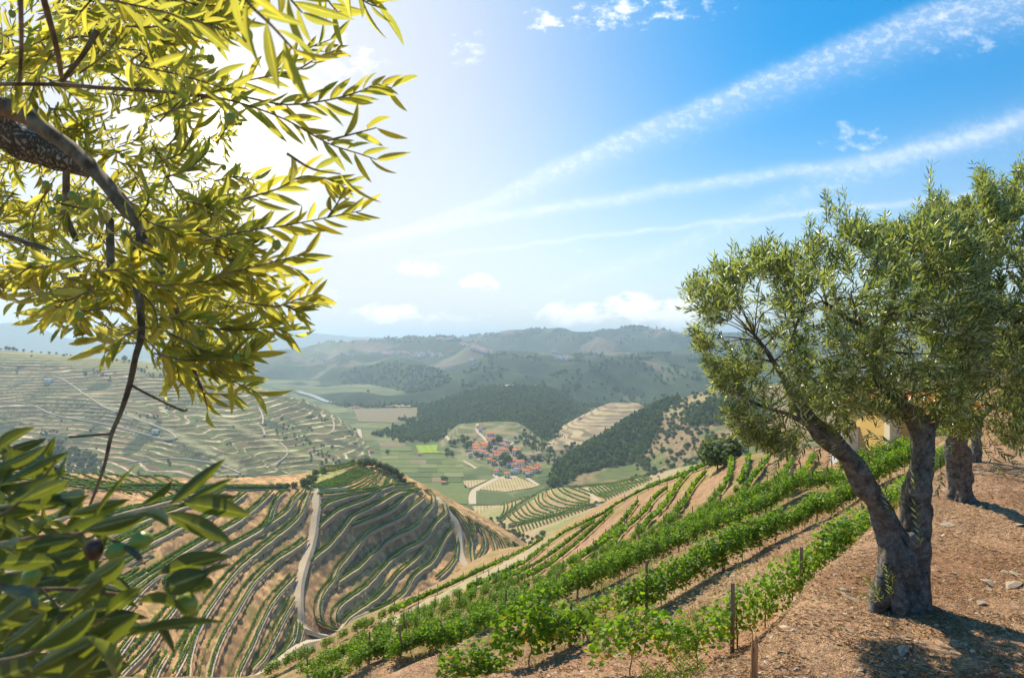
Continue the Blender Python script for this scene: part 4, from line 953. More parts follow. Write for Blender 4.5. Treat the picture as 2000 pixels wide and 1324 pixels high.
# instanced woods ---------------------------------------------------------------------
def woods(name, label, pts, scales, sources):
    """one mass of trees: the source crowns are set on each point with geometry nodes"""
    me = bpy.data.meshes.new(name+'_points'); me.vertices.add(len(pts)); me.vertices.foreach_set('co', np.asarray(pts, np.float32).ravel())
    a = me.attributes.new('s', 'FLOAT', 'POINT'); a.data.foreach_set('value', np.asarray(scales, np.float32)); b = me.attributes.new('r', 'FLOAT', 'POINT'); b.data.foreach_set('value', (rng.random(len(pts))*6.28).astype(np.float32))
    coll = bpy.data.collections.new(name+'_kinds')
    for mm in sources: coll.objects.link(bpy.data.objects.new('crown', mm))
    o = obj(name, me); tag(o, label, kind='stuff')
    g = bpy.data.node_groups.new(name+'_set', 'GeometryNodeTree'); g.interface.new_socket('Geometry', in_out='INPUT', socket_type='NodeSocketGeometry'); g.interface.new_socket('Geometry', in_out='OUTPUT', socket_type='NodeSocketGeometry')
    N, L = g.nodes, g.links; gi = N.new('NodeGroupInput'); go = N.new('NodeGroupOutput'); ci = N.new('GeometryNodeCollectionInfo'); ci.inputs['Collection'].default_value = coll; ci.inputs['Separate Children'].default_value = True; ci.inputs['Reset Children'].default_value = True
    ip = N.new('GeometryNodeInstanceOnPoints'); ip.inputs['Pick Instance'].default_value = True; mp = N.new('GeometryNodeMeshToPoints')
    na = N.new('GeometryNodeInputNamedAttribute'); na.data_type = 'FLOAT'; na.inputs[0].default_value = 's'; nr = N.new('GeometryNodeInputNamedAttribute'); nr.data_type = 'FLOAT'; nr.inputs[0].default_value = 'r'
    cx = N.new('ShaderNodeCombineXYZ'); L.new(nr.outputs[0], cx.inputs[2]); er_ = N.new('FunctionNodeEulerToRotation'); L.new(cx.outputs[0], er_.inputs[0])
    ri = N.new('FunctionNodeRandomValue'); ri.data_type = 'INT'; ri.inputs[4].default_value = 0; ri.inputs[5].default_value = len(sources)-1
    L.new(gi.outputs[0], mp.inputs[0]); L.new(mp.outputs[0], ip.inputs['Points']); L.new(ci.outputs[0], ip.inputs['Instance']); L.new(er_.outputs[0], ip.inputs['Rotation']); L.new(na.outputs[0], ip.inputs['Scale']); L.new(ri.outputs[2], ip.inputs['Instance Index']); L.new(ip.outputs[0], go.inputs[0])
    md = o.modifiers.new('set', 'NODES'); md.node_group = g
    return o
def cells(P, maskf, n, seed=0):
    """n random surface points of a patch, evenly by ground area, where mask(px,py) holds"""
    g = np.random.default_rng(seed); a = np.abs(np.diff(P.X, axis=0)[:, :-1]*np.diff(P.D, axis=1)[:-1]); mk = maskf(np.broadcast_to(P.px[:, None], P.D.shape)[:-1, :-1], P.PY[:-1, :-1])
    wgt = (a*mk).ravel(); tot = wgt.sum()
    if tot <= 0: return np.zeros((0, 3)), 0
    k = g.choice(wgt.size, n, p=wgt/tot); i, j = np.unravel_index(k, a.shape); u, v = g.random(n), g.random(n)
    f = lambda A_: (A_[i, j]*(1-u)*(1-v)+A_[i+1, j]*u*(1-v)+A_[i, j+1]*(1-u)*v+A_[i+1, j+1]*u*v)
    return np.stack([f(P.X), f(P.D), f(P.Z)], 1), tot
def addwood(lst, P, maskf, spacing, smin, smax, seed):
    _, tot = cells(P, maskf, 2, seed)
    n = int(tot/spacing**2)
    if n < 2: return
    p, _ = cells(P, maskf, n, seed); s_ = smin+(smax-smin)*np.random.default_rng(seed+1).random(n); lst.append((p-[0, 0, .3], s_))
w1, w2 = [], []
addwood(w1, F1, lambda x, y: (y > 758) & (x > 815) & (x < 1170), 6.2, .75, 1.35, 1)
addwood(w1, G, lambda x, y: zoneG(x, y), 4.6, .5, 1.05, 2)
addwood(w1, R_, lambda x, y: (y > 792) & (y < 803) & (x > 640) & (x < 1300), 9, .8, 1.4, 3)
vz = lambda *polys: (lambda x, y: np.any([inpoly(x+14*fbm(x/16, y/10, seed=203, oct=3), y+5*fbm(x/16, y/10+7, seed=204, oct=3), p) for p in polys], axis=0))
addwood(w1, Vp, vz([(722, 850), (760, 838), (800, 832), (845, 828), (870, 832), (872, 848), (850, 864), (815, 866), (770, 862)], [(778, 822), (830, 820), (850, 812), (880, 815), (870, 832), (800, 830)], [(850, 800), (900, 812), (960, 838), (900, 840), (850, 826)], [(850, 886), (885, 884), (880, 892), (855, 894)]), 6.5, .7, 1.2, 4)
addwood(w1, F2, vz([(1060, 884), (1120, 872), (1180, 868), (1200, 880), (1130, 905), (1070, 900)]), 7, .5, 1.0, 5)
addwood(w1, Vp, vz([(1020, 905), (1080, 885), (1100, 900), (1110, 925), (1085, 935), (1062, 905)], [(1000, 850), (1060, 872), (1080, 890), (1040, 895), (1000, 872)], [(1050, 870), (1075, 870), (1090, 900), (1060, 900)]), 8, .5, 1.0, 6)
addwood(w1, K, vz([(1020, 842), (1045, 856), (1075, 885), (1050, 882), (1010, 862)]), 7, .5, .9, 7)
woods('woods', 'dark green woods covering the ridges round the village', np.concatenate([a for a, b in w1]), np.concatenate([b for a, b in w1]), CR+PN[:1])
# skyline and slope woods on the opposing mountain
m1 = lambda x, y: (fbm(x/26, y/9, seed=121, oct=4) > .12) & (x > 470) & (x < 1480)
addwood(w2, R_, lambda x, y: (y < 672) & m1(x, y) & (y > 636), 26, 1.1, 2.0, 8)
addwood(w2, R_, lambda x, y: (np.exp(-((x-770)/120)**2-((y-742)/32)**2) > .45), 17, .9, 1.5, 9)
addwood(w2, R_, lambda x, y: (fbm(x/40, y/16, seed=131, oct=4) > .05) & (y > 690) & (y < 795) & (x > 900) & (x < 1440), 20, .9, 1.5, 10)
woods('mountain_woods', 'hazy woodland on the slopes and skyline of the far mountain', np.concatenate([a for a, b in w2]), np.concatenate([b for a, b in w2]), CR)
w3 = []
addwood(w3, C_, lambda x, y: (fbm(x/30, y/12, seed=141, oct=4) > .47) & (x > -20) & (x < 700), 6.5, .5, .9, 11)
addwood(w3, C_, vz([(20, 880), (60, 868), (120, 860), (190, 900), (215, 935), (60, 950), (20, 920)]), 6, .6, 1.3, 12)
addwood(w3, C_, vz([(540, 820), (580, 840), (660, 900), (700, 925), (640, 925), (590, 890), (545, 850)]), 11, .5, .9, 13)
addwood(w3, C_, vz([(240, 712), (330, 720), (400, 745), (440, 760), (380, 765), (300, 745)]), 12, .5, 1.0, 14)
woods('hillside_scrub', 'grey green scrub and olive groves dotted over the left terraces', np.concatenate([a for a, b in w3]), np.concatenate([b for a, b in w3]), OL)
w4 = []
addwood(w4, G, lambda x, y: (~zoneG(x, y)) & (fbm(x/14, y/8, seed=151, oct=3) > -.12) & (x > 1240) & (x < 1500) & (y > 770), 5.2, .6, 1.35, 15)
addwood(w4, E, vz([(960, 1010), (1000, 1035), (1060, 1062), (1050, 1085), (1000, 1082), (940, 1040)]), 4.5, .4, .9, 16)
addwood(w4, E, vz([(1180, 935), (1300, 915), (1310, 925), (1200, 945)]), 7, .5, .9, 17)
woods('hillside_bushes', 'olive bushes scattered over the slope right of the village', np.concatenate([a for a, b in w4]), np.concatenate([b for a, b in w4]), OL+BU)

# individual trees -------------------------------------------------------------------
for i, (x, s_) in enumerate([(2, .9), (12, 1.2), (18, 1.0), (26, 1.1), (33, .9), (46, .7), (62, .8), (80, .9), (96, 1.0), (110, .9), (130, .7), (138, .6), (208, .8), (216, .9), (228, .9), (243, 1.2), (252, 1.0)]):
    y = np.interp(x, [0, 120, 250], [681, 690, 704]); p = C_.at(x, y+2.5); tree('ridge_tree', p-[0, 0, .5], OL+CR[:1], 1.15*s_, f'small round tree, {["leftmost", "second", "third", "fourth", "fifth", "sixth", "seventh", "eighth", "ninth", "tenth", "eleventh", "twelfth", "thirteenth", "fourteenth", "fifteenth", "sixteenth", "rightmost"][i]} along the crest of the left hill', 'tree', 'trees along the crest of the left hill')
for i, (x, y, s_) in enumerate([(592, 946, 1), (601, 949, 1.1), (612, 941, .9), (575, 951, .8), (560, 953, .8), (604, 936, .8), (616, 928, .8), (632, 922, .8), (690, 905, .8), (704, 909, 1.2), (716, 912, 1.2), (728, 911, 1.2), (740, 915, 1.2), (752, 919, 1.1), (762, 924, 1.3), (772, 929, 1.2), (782, 935, 1.1), (788, 943, .9), (545, 953, .8), (530, 953, .7)]):
    p = B.at(x, y+1.0) if B.at(x, y+1.0) is not None else None
    tree('olive_tree', p-[0, 0, .4], OL, .88*s_, ['grey green olive tree', 'small olive tree', 'round olive tree', 'dark olive tree'][i % 4]+(' left of the knoll on the hill crest, ' if x < 650 else ' on the top of the knoll, ' if x < 745 else ' on the right shoulder of the knoll, ')+f'{1+sum(1 for t_ in (592, 601, 612, 575, 560, 604, 616, 632, 690, 704, 716, 728, 740, 752, 762, 772, 782, 788, 545, 530) if t_ < x)} from the left', 'olive tree', 'olive trees behind the terraced knoll', TRs)
for (x, y, s_, lab) in [(1402, 918, 1.0, 'grey green olive tree standing alone where the vine rows turn uphill'), (1392, 888, 1.25, 'larger pale olive tree just beyond the bend of the vine rows'), (1430, 893, .8, 'small olive tree at the top end of the first uphill vine row')]:
    p = hit(x, y, [A]); p = p if p is not None else A.at(x, y); tree('olive_tree', p-[0, 0, .2], OL, (.62 if p[1] < 90 else 1.0)*s_, lab, 'olive tree', None, TRs)
for (x, y) in [(1210, 985), (1320, 900), (1165, 984), (1000, 1060), (1030, 1050), (1060, 1048), (1085, 1055), (1148, 982), (1290, 905), (1345, 905), (1360, 900), (1375, 905), (1350, 915), (1272, 922), (1082, 945), (1170, 905)]:
    p = hit(x, y, [E, G, Vp]); 
    if p is not None: tree('bush', p-[0, 0, .2], OL+BU, 1.0, 'round bush on the slope beyond the vineyard', 'bush', 'bushes on the slopes beyond the vineyard', TRs)
#=PART5=
# ================================================================== BUILDINGS
M_white = simple('lime_wash', (.80, .77, .70), (.90, .88, .84), .9, .9, .1)
M_cream = simple('cream_render', (.56, .47, .33), (.68, .58, .42), .9, .9, .1)
M_grey = simple('grey_stone_wall', (.24, .21, .18), (.40, .36, .31), 1.2, .9, .4)
M_yellow = simple('ochre_plaster', (.72, .45, .13), (.80, .53, .18), .5, .85, .08)
M_pale = simple('pale_plaster', (.82, .68, .42), (.86, .74, .50), .5, .85, .05)
M_roof = mat('orange_tiles', lambda t: principled(t, t.ramp(t.noise(pos(t), .55, 5), [(.3, (.55, .15, .05)), (.55, (.80, .25, .08)), (.75, (.85, .36, .15))]), .85, .1, t.noise(pos(t), 3.0), .4, .1))
M_roofg = simple('grey_roof', (.30, .28, .26), (.46, .43, .40), .6)
M_glass = mat('dark_window', lambda t: principled(t, (.03, .035, .04, 1), .25, .5))
M_wood = simple('brown_door', (.12, .06, .03), (.2, .1, .05), 3)
def boxm(b, x0, x1, y0, y1, z0, z1):
    V = [[x, y, z] for z in (z0, z1) for x, y in ((x0, y0), (x1, y0), (x1, y1), (x0, y1))]
    b.add(V, np.array([[0, 3, 2, 1], [4, 5, 6, 7], [0, 1, 5, 4], [1, 2, 6, 5], [2, 3, 7, 6], [3, 0, 4, 7]]))
def gable(b, w, d, z, rise, over=.4, th=.22):
    for s_ in (-1, 1):
        V = [[-w/2-over, s_*(d/2+over), z-over*rise/(d/2)], [w/2+over, s_*(d/2+over), z-over*rise/(d/2)], [w/2+over, 0, z+rise], [-w/2-over, 0, z+rise]]
        V = V+[[a, b_, c+th] for a, b_, c in V]; b.add(V, np.array([[0, 1, 2, 3], [7, 6, 5, 4], [0, 4, 5, 1], [1, 5, 6, 2], [3, 2, 6, 7], [0, 3, 7, 4]]))
WINB = Bag(); boxm(WINB, -.5, .5, -.06, .06, -.6, .6); W_me = mesh('window', np.concatenate(WINB.V), [np.concatenate(f) for f in WINB.F.values()], M_glass, smooth=False)
DB = Bag(); boxm(DB, -.55, .55, -.06, .06, 0, 2.1); D_me = mesh('door', np.concatenate(DB.V), [np.concatenate(f) for f in DB.F.values()], M_wood, smooth=False)
def house(P, w, d, h, rise, wallm, roofm, rz, label, group, name='house', wins=2, chim=True):
    e = empty(name, P, rz); tag(e, label, 'house', group)
    b = Bag(); boxm(b, -w/2, w/2, -d/2, d/2, -2.0, h)
    b.add([[-w/2, -d/2, h], [-w/2, d/2, h], [-w/2, 0, h+rise-.02]], np.array([[0, 1, 2]])); b.add([[w/2, -d/2, h], [w/2, 0, h+rise-.02], [w/2, d/2, h]], np.array([[0, 1, 2]]))
    b.build('wall', wallm, e, smooth=False); r = Bag(); gable(r, w, d, h, rise); ro = r.build('roof', roofm, e, smooth=False)
    if chim: c = Bag(); boxm(c, w*.25-.35, w*.25+.35, -.9, -.3, h+rise*.4, h+rise+.8); c.build('chimney', wallm, ro, smooth=False)
    if wins:
        for fl in range(2 if h > 4.2 else 1):
            for k in range(wins):
                x = (k+.5)/wins*w-w/2
                if fl == 0 and k == 0: obj('door', D_me, e, (x, -d/2-.02, 0))
                else: obj('window', W_me, e, (x, -d/2-.02, 1.6+fl*2.6))
            obj('window', W_me, e, (-w/2-.02, 0, 1.6+fl*2.6), (0, 0, pi/2)); obj('window', W_me, e, (w/2+.02, 0, 1.6+fl*2.6), (0, 0, pi/2))
    return e
hr = random.Random(12)
village = [(790, 200, 110, 'w'), (775, 255, 75, 'w'), (848, 298, 60, 'tall'), (790, 302, 60, 'w'), (590, 358, 100, 'w'), (690, 325, 90, 'o'), (715, 360, 85, 'w'), (598, 408, 90, 'w'), (625, 455, 90, 'w'), (705, 408, 80, 'w'), (775, 395, 70, 'w'), (700, 462, 85, 'w'),
 (975, 328, 80, 'w'), (1025, 362, 55, 'w'), (1000, 430, 100, 'w'), (935, 488, 90, 'w'), (862, 465, 70, 'w'), (890, 522, 85, 'w'), (800, 562, 100, 'w'), (965, 565, 60, 'c'), (840, 605, 60, 'c'), (1065, 555, 100, 'w'), (1130, 598, 90, 'w'), (1215, 640, 110, 'tall'), (1245, 600, 60, 'w'),
 (1240, 695, 50, 'y'), (1300, 728, 90, 'w'), (1335, 690, 65, 'w'), (1420, 722, 100, 'w'), (1452, 668, 80, 'w'), (1375, 750, 60, 'w'), (1175, 470, 110, 'tall'), (1205, 525, 50, 'g'), (1500, 520, 55, 'tall'), (1340, 558, 50, 'w'), (1285, 512, 60, 'g'), (1400, 512, 70, 'g'), (885, 748, 50, 'w'), (1035, 790, 70, 'w'),
 (1125, 648, 60, 'w'), (1005, 292, 100, 'gw'), (945, 296, 50, 'gw'), (645, 135, 45, 'gw'), (695, 92, 30, 'w'), (615, 90, 26, 'w'), (1100, 410, 50, 'g'), (955, 610, 50, 'g'), (1330, 775, 50, 'gw'), (1175, 715, 70, 'gw'), (1480, 700, 50, 'w'), (870, 400, 45, 'g'), (745, 485, 50, 'w'), (655, 480, 50, 'g'), (505, 492, 50, 'gw'), (560, 440, 50, 'w'), (1120, 735, 50, 'gw'), (925, 435, 45, 'w'), (820, 430, 45, 'g'), (1060, 620, 50, 'w'), (905, 690, 60, 'gw'), (1155, 290, 30, 'g')]
used = {}
for x, y, wd, k in village:
    px, py = 850+x*.13594, 820+y*.13594
    p = hit(px, py+5.5, [K, Vp, G, E])
    if p is None: continue
    w_ = max(5, wd*.13594*p[1]/F*1.05); d_ = w_*hr.uniform(.65, .85); h_ = {'tall': 7.2}.get(k, hr.uniform(3.2, 5.4)); rf = M_roofg if k in ('g', 'gw') else M_roof; wl = {'g': M_grey, 'y': M_yellow, 'c': M_cream, 'o': M_yellow}.get(k, M_white)
    zone = 'at the village top' if y < 270 else 'in the upper village' if y < 420 else 'in the mid village' if y < 580 else 'at the village foot'
    side = ', left side' if x < 760 else ', right side' if x > 1150 else ', centre'
    lab = ('tall ' if k == 'tall' else 'small ' if w_ < 6.5 else 'long ' if w_ > 9.5 else '')+{'g': 'grey stone house', 'y': 'yellow house', 'c': 'cream house', 'o': 'ochre house', 'gw': 'white house'}.get(k, 'white house')+(' with grey roof ' if rf is M_roofg else ' with orange tiled roof ')+zone+side
    house(p, w_, d_, h_, w_*.16, wl, rf, hr.uniform(-.45, .55), lab, 'houses of the valley village', wins=2 if w_ < 8 else 3)
for i_, (x, y, s_) in enumerate([(905, 868, 1.3), (912, 880, 1.2), (920, 874, .9), (913, 862, .9), (972, 862, 1.1), (975, 868, 1.2), (963, 867, .8), (957, 881, .8), (985, 905, 1.5), (992, 909, 1.4), (979, 907, 1.0), (998, 884, .9), (1010, 886, .9), (1012, 892, .8), (965, 905, .8), (1018, 900, .9), (1025, 904, .9), (940, 896, .7), (930, 892, .7), (1045, 905, .9), (1052, 899, .8), (887, 872, 1.2), (880, 870, .9), (903, 858, .8), (895, 864, .7), (868, 944, .9), (865, 938, .5), (757, 888, .8), (1040, 922, .6), (1085, 950, 1.1), (955, 872, .6)]):
    p = hit(x, y, [K, Vp, G])
    if p is not None: tree('tree', p, CR, 1.35*s_, (['tall', 'big'][i_ % 2] if s_ > 1.05 else ['small', 'low'][i_ % 2] if s_ < .85 else 'dark')+' tree '+('on the lane left of the village' if x < 925 else 'at the upper edge of the village' if y < 872 else 'between the village houses' if x < 1005 else 'right of the village houses')+(', upper one' if y < 890 else ', lower one'), 'tree', 'dark trees around the valley village')
# hamlets on the far mountain
spots = [(hr.uniform(725, 802), hr.uniform(688.5, 695)) for _ in range(20)]+[(hr.uniform(800, 872), hr.uniform(690, 699)) for _ in range(18)]+[(900+i*3.4+hr.uniform(-2, 2), 674+i*.95+hr.uniform(-1.5, 1.5)) for i in range(16)]+[(hr.uniform(930, 958), hr.uniform(680, 688)) for _ in range(8)]+[(hr.uniform(855, 882), 663.5+hr.uniform(0, 1.5)) for _ in range(9)]+[(608, 704), (625, 703), (632, 705), (645, 703), (668, 692), (680, 694), (690, 695), (878, 688), (884, 690), (922, 706), (925, 713), (1083, 698), (1088, 700), (1093, 700), (1098, 701), (1104, 701), (1112, 702), (1082, 690)]
for x, y in spots:
    p = hit(x, y, [R_])
    if p is None: continue
    big = hr.uniform(10, 19)
    where = 'on the crest' if y < 668 else 'in the hamlet below the crest' if x > 715 else 'on the left shoulder'
    if x > 1070: where = 'beside the estate half way up'
    e = house(p+[0, 0, 1], big, big*.6, hr.uniform(5, 8), 3, M_white, M_roof if hr.random() < .45 else M_roofg, hr.uniform(-.6, .6), ('broad ' if big > 16 else 'small ' if big > 13 else 'tiny ')+'pale house '+where+' of the hazy mountain'+(', left part' if x < 790 else ', right part' if x > 905 and x < 1000 else ''), 'pale houses dotted on the hazy mountain', wins=0, chim=False)
for x, y, w_, lab in [(96, 743, 13, 'long white shed beside a track on the upper left terraces'), (305, 843, 9, 'low white shed on the left terraces beside the twig'), (697, 795, 12, 'white farmhouse at the far edge of the valley fields'), (690, 796, 8, 'small white barn beside the farmhouse at the valley edge'), (1133, 817, 7, 'white hut on the bare terraced hill'), (1169, 990, 3.2, 'small white hut where the vineyard edge meets the bowl'), (866, 944, 5, 'lone cream hut with a tree in the green field'), (726, 882, 6, 'small white building by the road at the foot of the left terraces'), (820, 888, 6, 'white hut beside the bright green meadow'), (927, 857, 6, 'white chapel on the lane above the village'), (1052, 921, 5, 'small pale shed right of the village'), (1082, 897, 6, 'white shed at the foot of the dark wood')]:
    p = hit(x, y+2, [E]) if x == 1169 else hit(x, y+2)
    if p is not None: house(p, w_, w_*.55 if w_ > 5 else w_*.8, 3.0 if w_ > 4 else 2.1, 1.0 if w_ > 4 else .7, M_white if x != 866 else M_cream, M_roofg if x in (96, 305, 1169, 1082) else M_roof, hr.uniform(-.3, .3), lab, None, wins=1, chim=False)
# poles in the fields
for x, y, lab in [(1065, 970, 'thin pale utility pole at the corner of the vineyard bowl'), (947, 990, 'thin utility pole beside the tan field below the road'), (722, 884, 'thin pole at the foot of the left terraces')]:
    p = hit(x, y, [E, Vp])
    b = Bag(); tube(b, [p-[0, 0, 1], p+[0, 0, 9.5]], [.28, .2], 8)
    e = empty('utility_pole', p); tag(e, lab, 'utility pole'); b2 = Bag(); tube(b2, [(0, 0, -1), (0, 0, 9.5)], [.28, .18], 8); b2.build('pole', M_concrete, e); b3 = Bag(); boxm(b3, -.9, .9, -.08, .08, 8.7, 8.9); b3.build('crossarm', M_concrete, e, smooth=False)

# yellow house behind the big olive tree
e = empty('house', (27.6, 47.2, -8.3)); tag(e, 'yellow plastered house half hidden behind the forked olive tree', 'house')
b = Bag(); boxm(b, -3.1, 3.1, -3, 3, -2, 3.45); b.add([[-3.1, -3, 3.45], [-3.1, 3, 3.45], [-3.1, 0, 4.55]], np.array([[0, 1, 2]])); b.add([[3.1, -3, 3.45], [3.1, 0, 4.55], [3.1, 3, 3.45]], np.array([[0, 1, 2]])); b.build('wall', M_yellow, e, smooth=False)
b = Bag(); boxm(b, -3.16, -2.45, -3.07, -2.9, -2, 3.44); boxm(b, -3.17, -3.05, -3.06, -2.4, -2, 3.43); b.build('corner_pilaster', M_pale, e, smooth=False)
b = Bag(); boxm(b, -2.44, 3.14, -3.08, -2.95, -.3, .25); b.build('plinth', M_pale, e, smooth=False)
b = Bag(); gable(b, 6.2, 6, 3.45, 1.1, .45, .1); ro = b.build('roof', M_roof, e, smooth=False)
tb_ = Bag(); a_ = np.linspace(0, pi, 6); y_ = np.linspace(0, 1, 2); V, Q = strip([np.array([[.11*cos(t_), yy_*.62, .06*sin(t_)+.02] for t_ in a_]) for yy_ in (0, 1)]); TILE = mesh('roof_tile', V, Q, M_roof)
for r in range(6):
    for c in range(28):
        yy = -3.4+r*.57; zz = 3.55+1.1-(-yy)*1.1/3.0; obj('roof_tile', TILE, e, (-3.5+c*.25, yy, zz+.01*(r % 2)), (math.atan(1.1/3.0), 0, 0))
for x in (-1.1, 1.2): obj('window', W_me, e, (x, -3.02, 1.9))
b = Bag(); boxm(b, -4.3, -3.12, 1.0, 2.8, -2.5, 2.0); b.build('annex', M_white, e, smooth=False); b = Bag(); boxm(b, -4.4, -3.1, .9, 2.9, 2.01, 2.12); b.build('annex_roof', M_roofg, e, smooth=False)

# ================================================================== NEAR VINEYARD
def vine_leaf_mass(g, n, box, size, vlo, vhi, droop=.4):
    """lobed vine leaves: 7-vertex cupped fans"""
    P = g.random((n, 3))*2-1; P = P*np.array(box)*.5; P[:, 2] *= 1
    nrm = unit(np.stack([g.normal(size=n)*.6, g.normal(size=n)*.9, .35+g.random(n)*.8], 1)); d = unit(np.cross(nrm, rdirs_g(g, n))); d[:, 2] -= droop*g.random(n); d = unit(d-nrm*np.sum(d*nrm, 1)[:, None]); s_ = np.cross(nrm, d)
    tmpl = np.array([(0, 0, 0), (.42, -.12, .05), (.52, .30, .10), (.26, .52, .03), (0, .92, -.12), (-.26, .52, .03), (-.52, .30, .10), (-.42, -.12, .05), (0, .32, -.06)])
    sz = size*(.6+.7*g.random(n)); V = P[:, None]+(s_[:, None]*tmpl[None, :, :1]+d[:, None]*tmpl[None, :, 1:2]+nrm[:, None]*tmpl[None, :, 2:3])*sz[:, None, None]
    fan = np.array([[8, 0, 1], [8, 1, 2], [8, 2, 3], [8, 3, 4], [8, 4, 5], [8, 5, 6], [8, 6, 7], [8, 7, 0]]); Fc = (np.arange(n)*9)[:, None, None]+fan[None]
    vv = vlo+(vhi-vlo)*g.random(n)**1.3
    low = (P[:, 2] < -box[2]*.28) & (g.random(n) < .30); vv[low] = .86+.14*g.random(low.sum())
    return V.reshape(-1, 3), Fc.reshape(-1, 3), np.repeat(vv, 9)
def vine_variant(k, n, size, yellow=0.0, w=1.5, hgt=.95):
    g = np.random.default_rng(300+k); b = Bag()
    for c in range(7):     # shoots bunched in lumps
        cx = (c-3)/3*w*.42+g.normal()*.06; cz = g.normal()*.07; hh = hgt*(.65+.5*g.random())
        V, Fc, vv = vine_leaf_mass(g, n//7, (w*.36, .52+.2*g.random(), hh), size, yellow, .72+yellow*.25); b.add(V+[cx, g.normal()*.07, .92+cz], Fc, vv)
    V, Fc, vv = vine_leaf_mass(g, n//9, (w*1.0, .75, .35), size*.9, yellow, .8); b.add(V+[0, 0, .55], Fc, np.clip(vv+.1, 0, 1))
    V, Fc, vv = vine_leaf_mass(g, n//10, (w*.9, .3, .5), size*.8, .3, .8); b.add(V+[0, 0, 1.42], Fc, vv)
    fol = mesh('foliage', np.concatenate(b.V), [np.concatenate(f) for f in b.F.values()], M_vine, {'v': np.concatenate(b.A)}, True)
    t_ = Bag(); x = g.normal()*.05; tube(t_, curve3([(x, 0, -.25), (x+.05, .03, .12), (x-.04, -.02, .34), (x+.06, .01, .62), (x, 0, .95)], 12), np.interp(np.linspace(0, 1, 13), [0, 1], [.026, .014]), 6, rough=.3)
    for sg in (-1, 1): tube(t_, curve3([(x, 0, .60), (x+sg*.2, .02, .68), (x+sg*.6, -.02, .72)], 8), np.linspace(.013, .006, 9)[:9], 5)
    return fol, mesh('trunk', np.concatenate(t_.V), [np.concatenate(f) for f in t_.F.values()], M_twig, {'v': np.concatenate(t_.A)})
VV = [vine_variant(k, 560, .125) for k in range(6)]; VY = [vine_variant(10+k, 400, .12, .30) for k in range(3)]; VS = [vine_variant(20+k, 110, .12, .18, 1.2, .6) for k in range(3)]
PB = Bag(); tube(PB, [(0, 0, -.4), (.01, 0, .6), (0, .01, 1.55)], [.045, .043, .036], 7, rough=.15); POST = mesh('post', np.concatenate(PB.V), [np.concatenate(f) for f in PB.F.values()], M_post)
def ctrl_line(k, x0, x1, dD=0.0):
    xs = np.arange(x0, x1+1, 8.0); out = []
    for x in xs:
        i, f = A.col(x); v = np.interp(k, A.v, np.arange(len(A.v))); j = int(v); D = (A.D[i, j]*(1-f)+A.D[i+1, j]*f)+dD; out.append(((x-CX)/F*D, D))
    return resample(np.array(out), 1.15)
Arows = [('first row below the terrace', ctrl_line(4, 1235, 1880), 'mix'), ('second row below the terrace', ctrl_line(5, 925, 1800), 'b'), ('third row below the terrace', ctrl_line(6, 560, 1775), 'full'), ('fourth row below the terrace', ctrl_line(7, 1150, 1770), 'full')]
fan = [
 [(1427, 896), (1427, 930), (1410, 965), (1378, 1000), (1333, 1035), (1285, 1066), (1220, 1100), (1150, 1130), (1060, 1175), (960, 1225), (860, 1270)],
 [(1462, 898), (1455, 930), (1438, 968)], [(1500, 905), (1466, 948), (1449, 970), (1400, 1000), (1340, 1040)], [(1550, 905), (1530, 935), (1490, 960), (1450, 985)], [(1590, 900), (1575, 925), (1550, 945)],
 [(1352, 922), (1329, 946), (1301, 990), (1266, 1027), (1228, 1068), (1175, 1105), (1100, 1145), (1000, 1190), (900, 1238), (780, 1290)],
 [(1377, 930), (1354, 957), (1329, 1000), (1296, 1042)], [(1245, 986), (1221, 1018), (1182, 1056), (1140, 1091), (1088, 1128), (1000, 1168), (900, 1215), (800, 1262), (700, 1310)],
 [(1303, 958), (1279, 978), (1259, 1006), (1224, 1037), (1196, 1070), (1160, 1100)], [(1395, 908), (1371, 917), (1315, 939), (1266, 957), (1210, 985), (1175, 1009), (1108, 1041)],
 [(1196, 1002), (1154, 1042), (1105, 1084), (1053, 1121), (980, 1155), (880, 1200), (760, 1255), (640, 1310)], [(1107, 1040), (1070, 1066), (1035, 1096), (990, 1122), (900, 1166), (800, 1216), (700, 1268), (600, 1320)],
 [(1060, 1056), (1000, 1090), (900, 1138), (800, 1185), (700, 1235), (600, 1285), (530, 1320)], [(1220, 1035), (1160, 1080), (1080, 1122)], [(1340, 985), (1300, 1030), (1260, 1062)],
 [(1650, 905), (1700, 893), (1745, 880)], [(1620, 935), (1690, 915), (1750, 905), (1800, 885)], [(1160, 1022), (1110, 1062), (1060, 1098), (1000, 1130), (900, 1176)]]
fnames = ['row curving up to the lone olive', 'short upright row past the bend', 'row left of the forked tree', 'row seen past the leaning limb', 'stub row under the crown', 'second fan row from the lone olive', 'short row inside the fan', 'row crossing the middle of the fan', 'short pale row of the fan', 'edge row along the skyline', 'row above the grey track', 'row below the grey track', 'outermost row over the ravine', 'short infill row of the fan', 'infill row below the lone olive', 'row before the yellow house', 'row behind the forked trunk', 'row along the grey track']
for ln, fn in zip(fan, fnames): Arows.append((fn, on_patch(A, ln, 1.15, 9, 4.2)[:, :2], 'far'))
cand = []
for ri, (lab, L, kd) in enumerate(Arows):
    tg = unit(np.gradient(L, axis=0))
    for i, (p, t_) in enumerate(zip(L, tg)): cand.append((math.hypot(*p), ri, i, p, math.atan2(t_[1], t_[0])))
vis = [c for c in cand if -50 < CX+F*c[3][0]/c[3][1] < 2080 and c[3][1] > 4]
vis.sort(key=lambda c: c[0]); near = {(c[1], c[2]) for c in vis[:300]}; vseed = random.Random(5)
where = {0: ['with yellowing leaves in the row nearest the terrace edge', 'in the row nearest the terrace edge'], }
nrow = {}
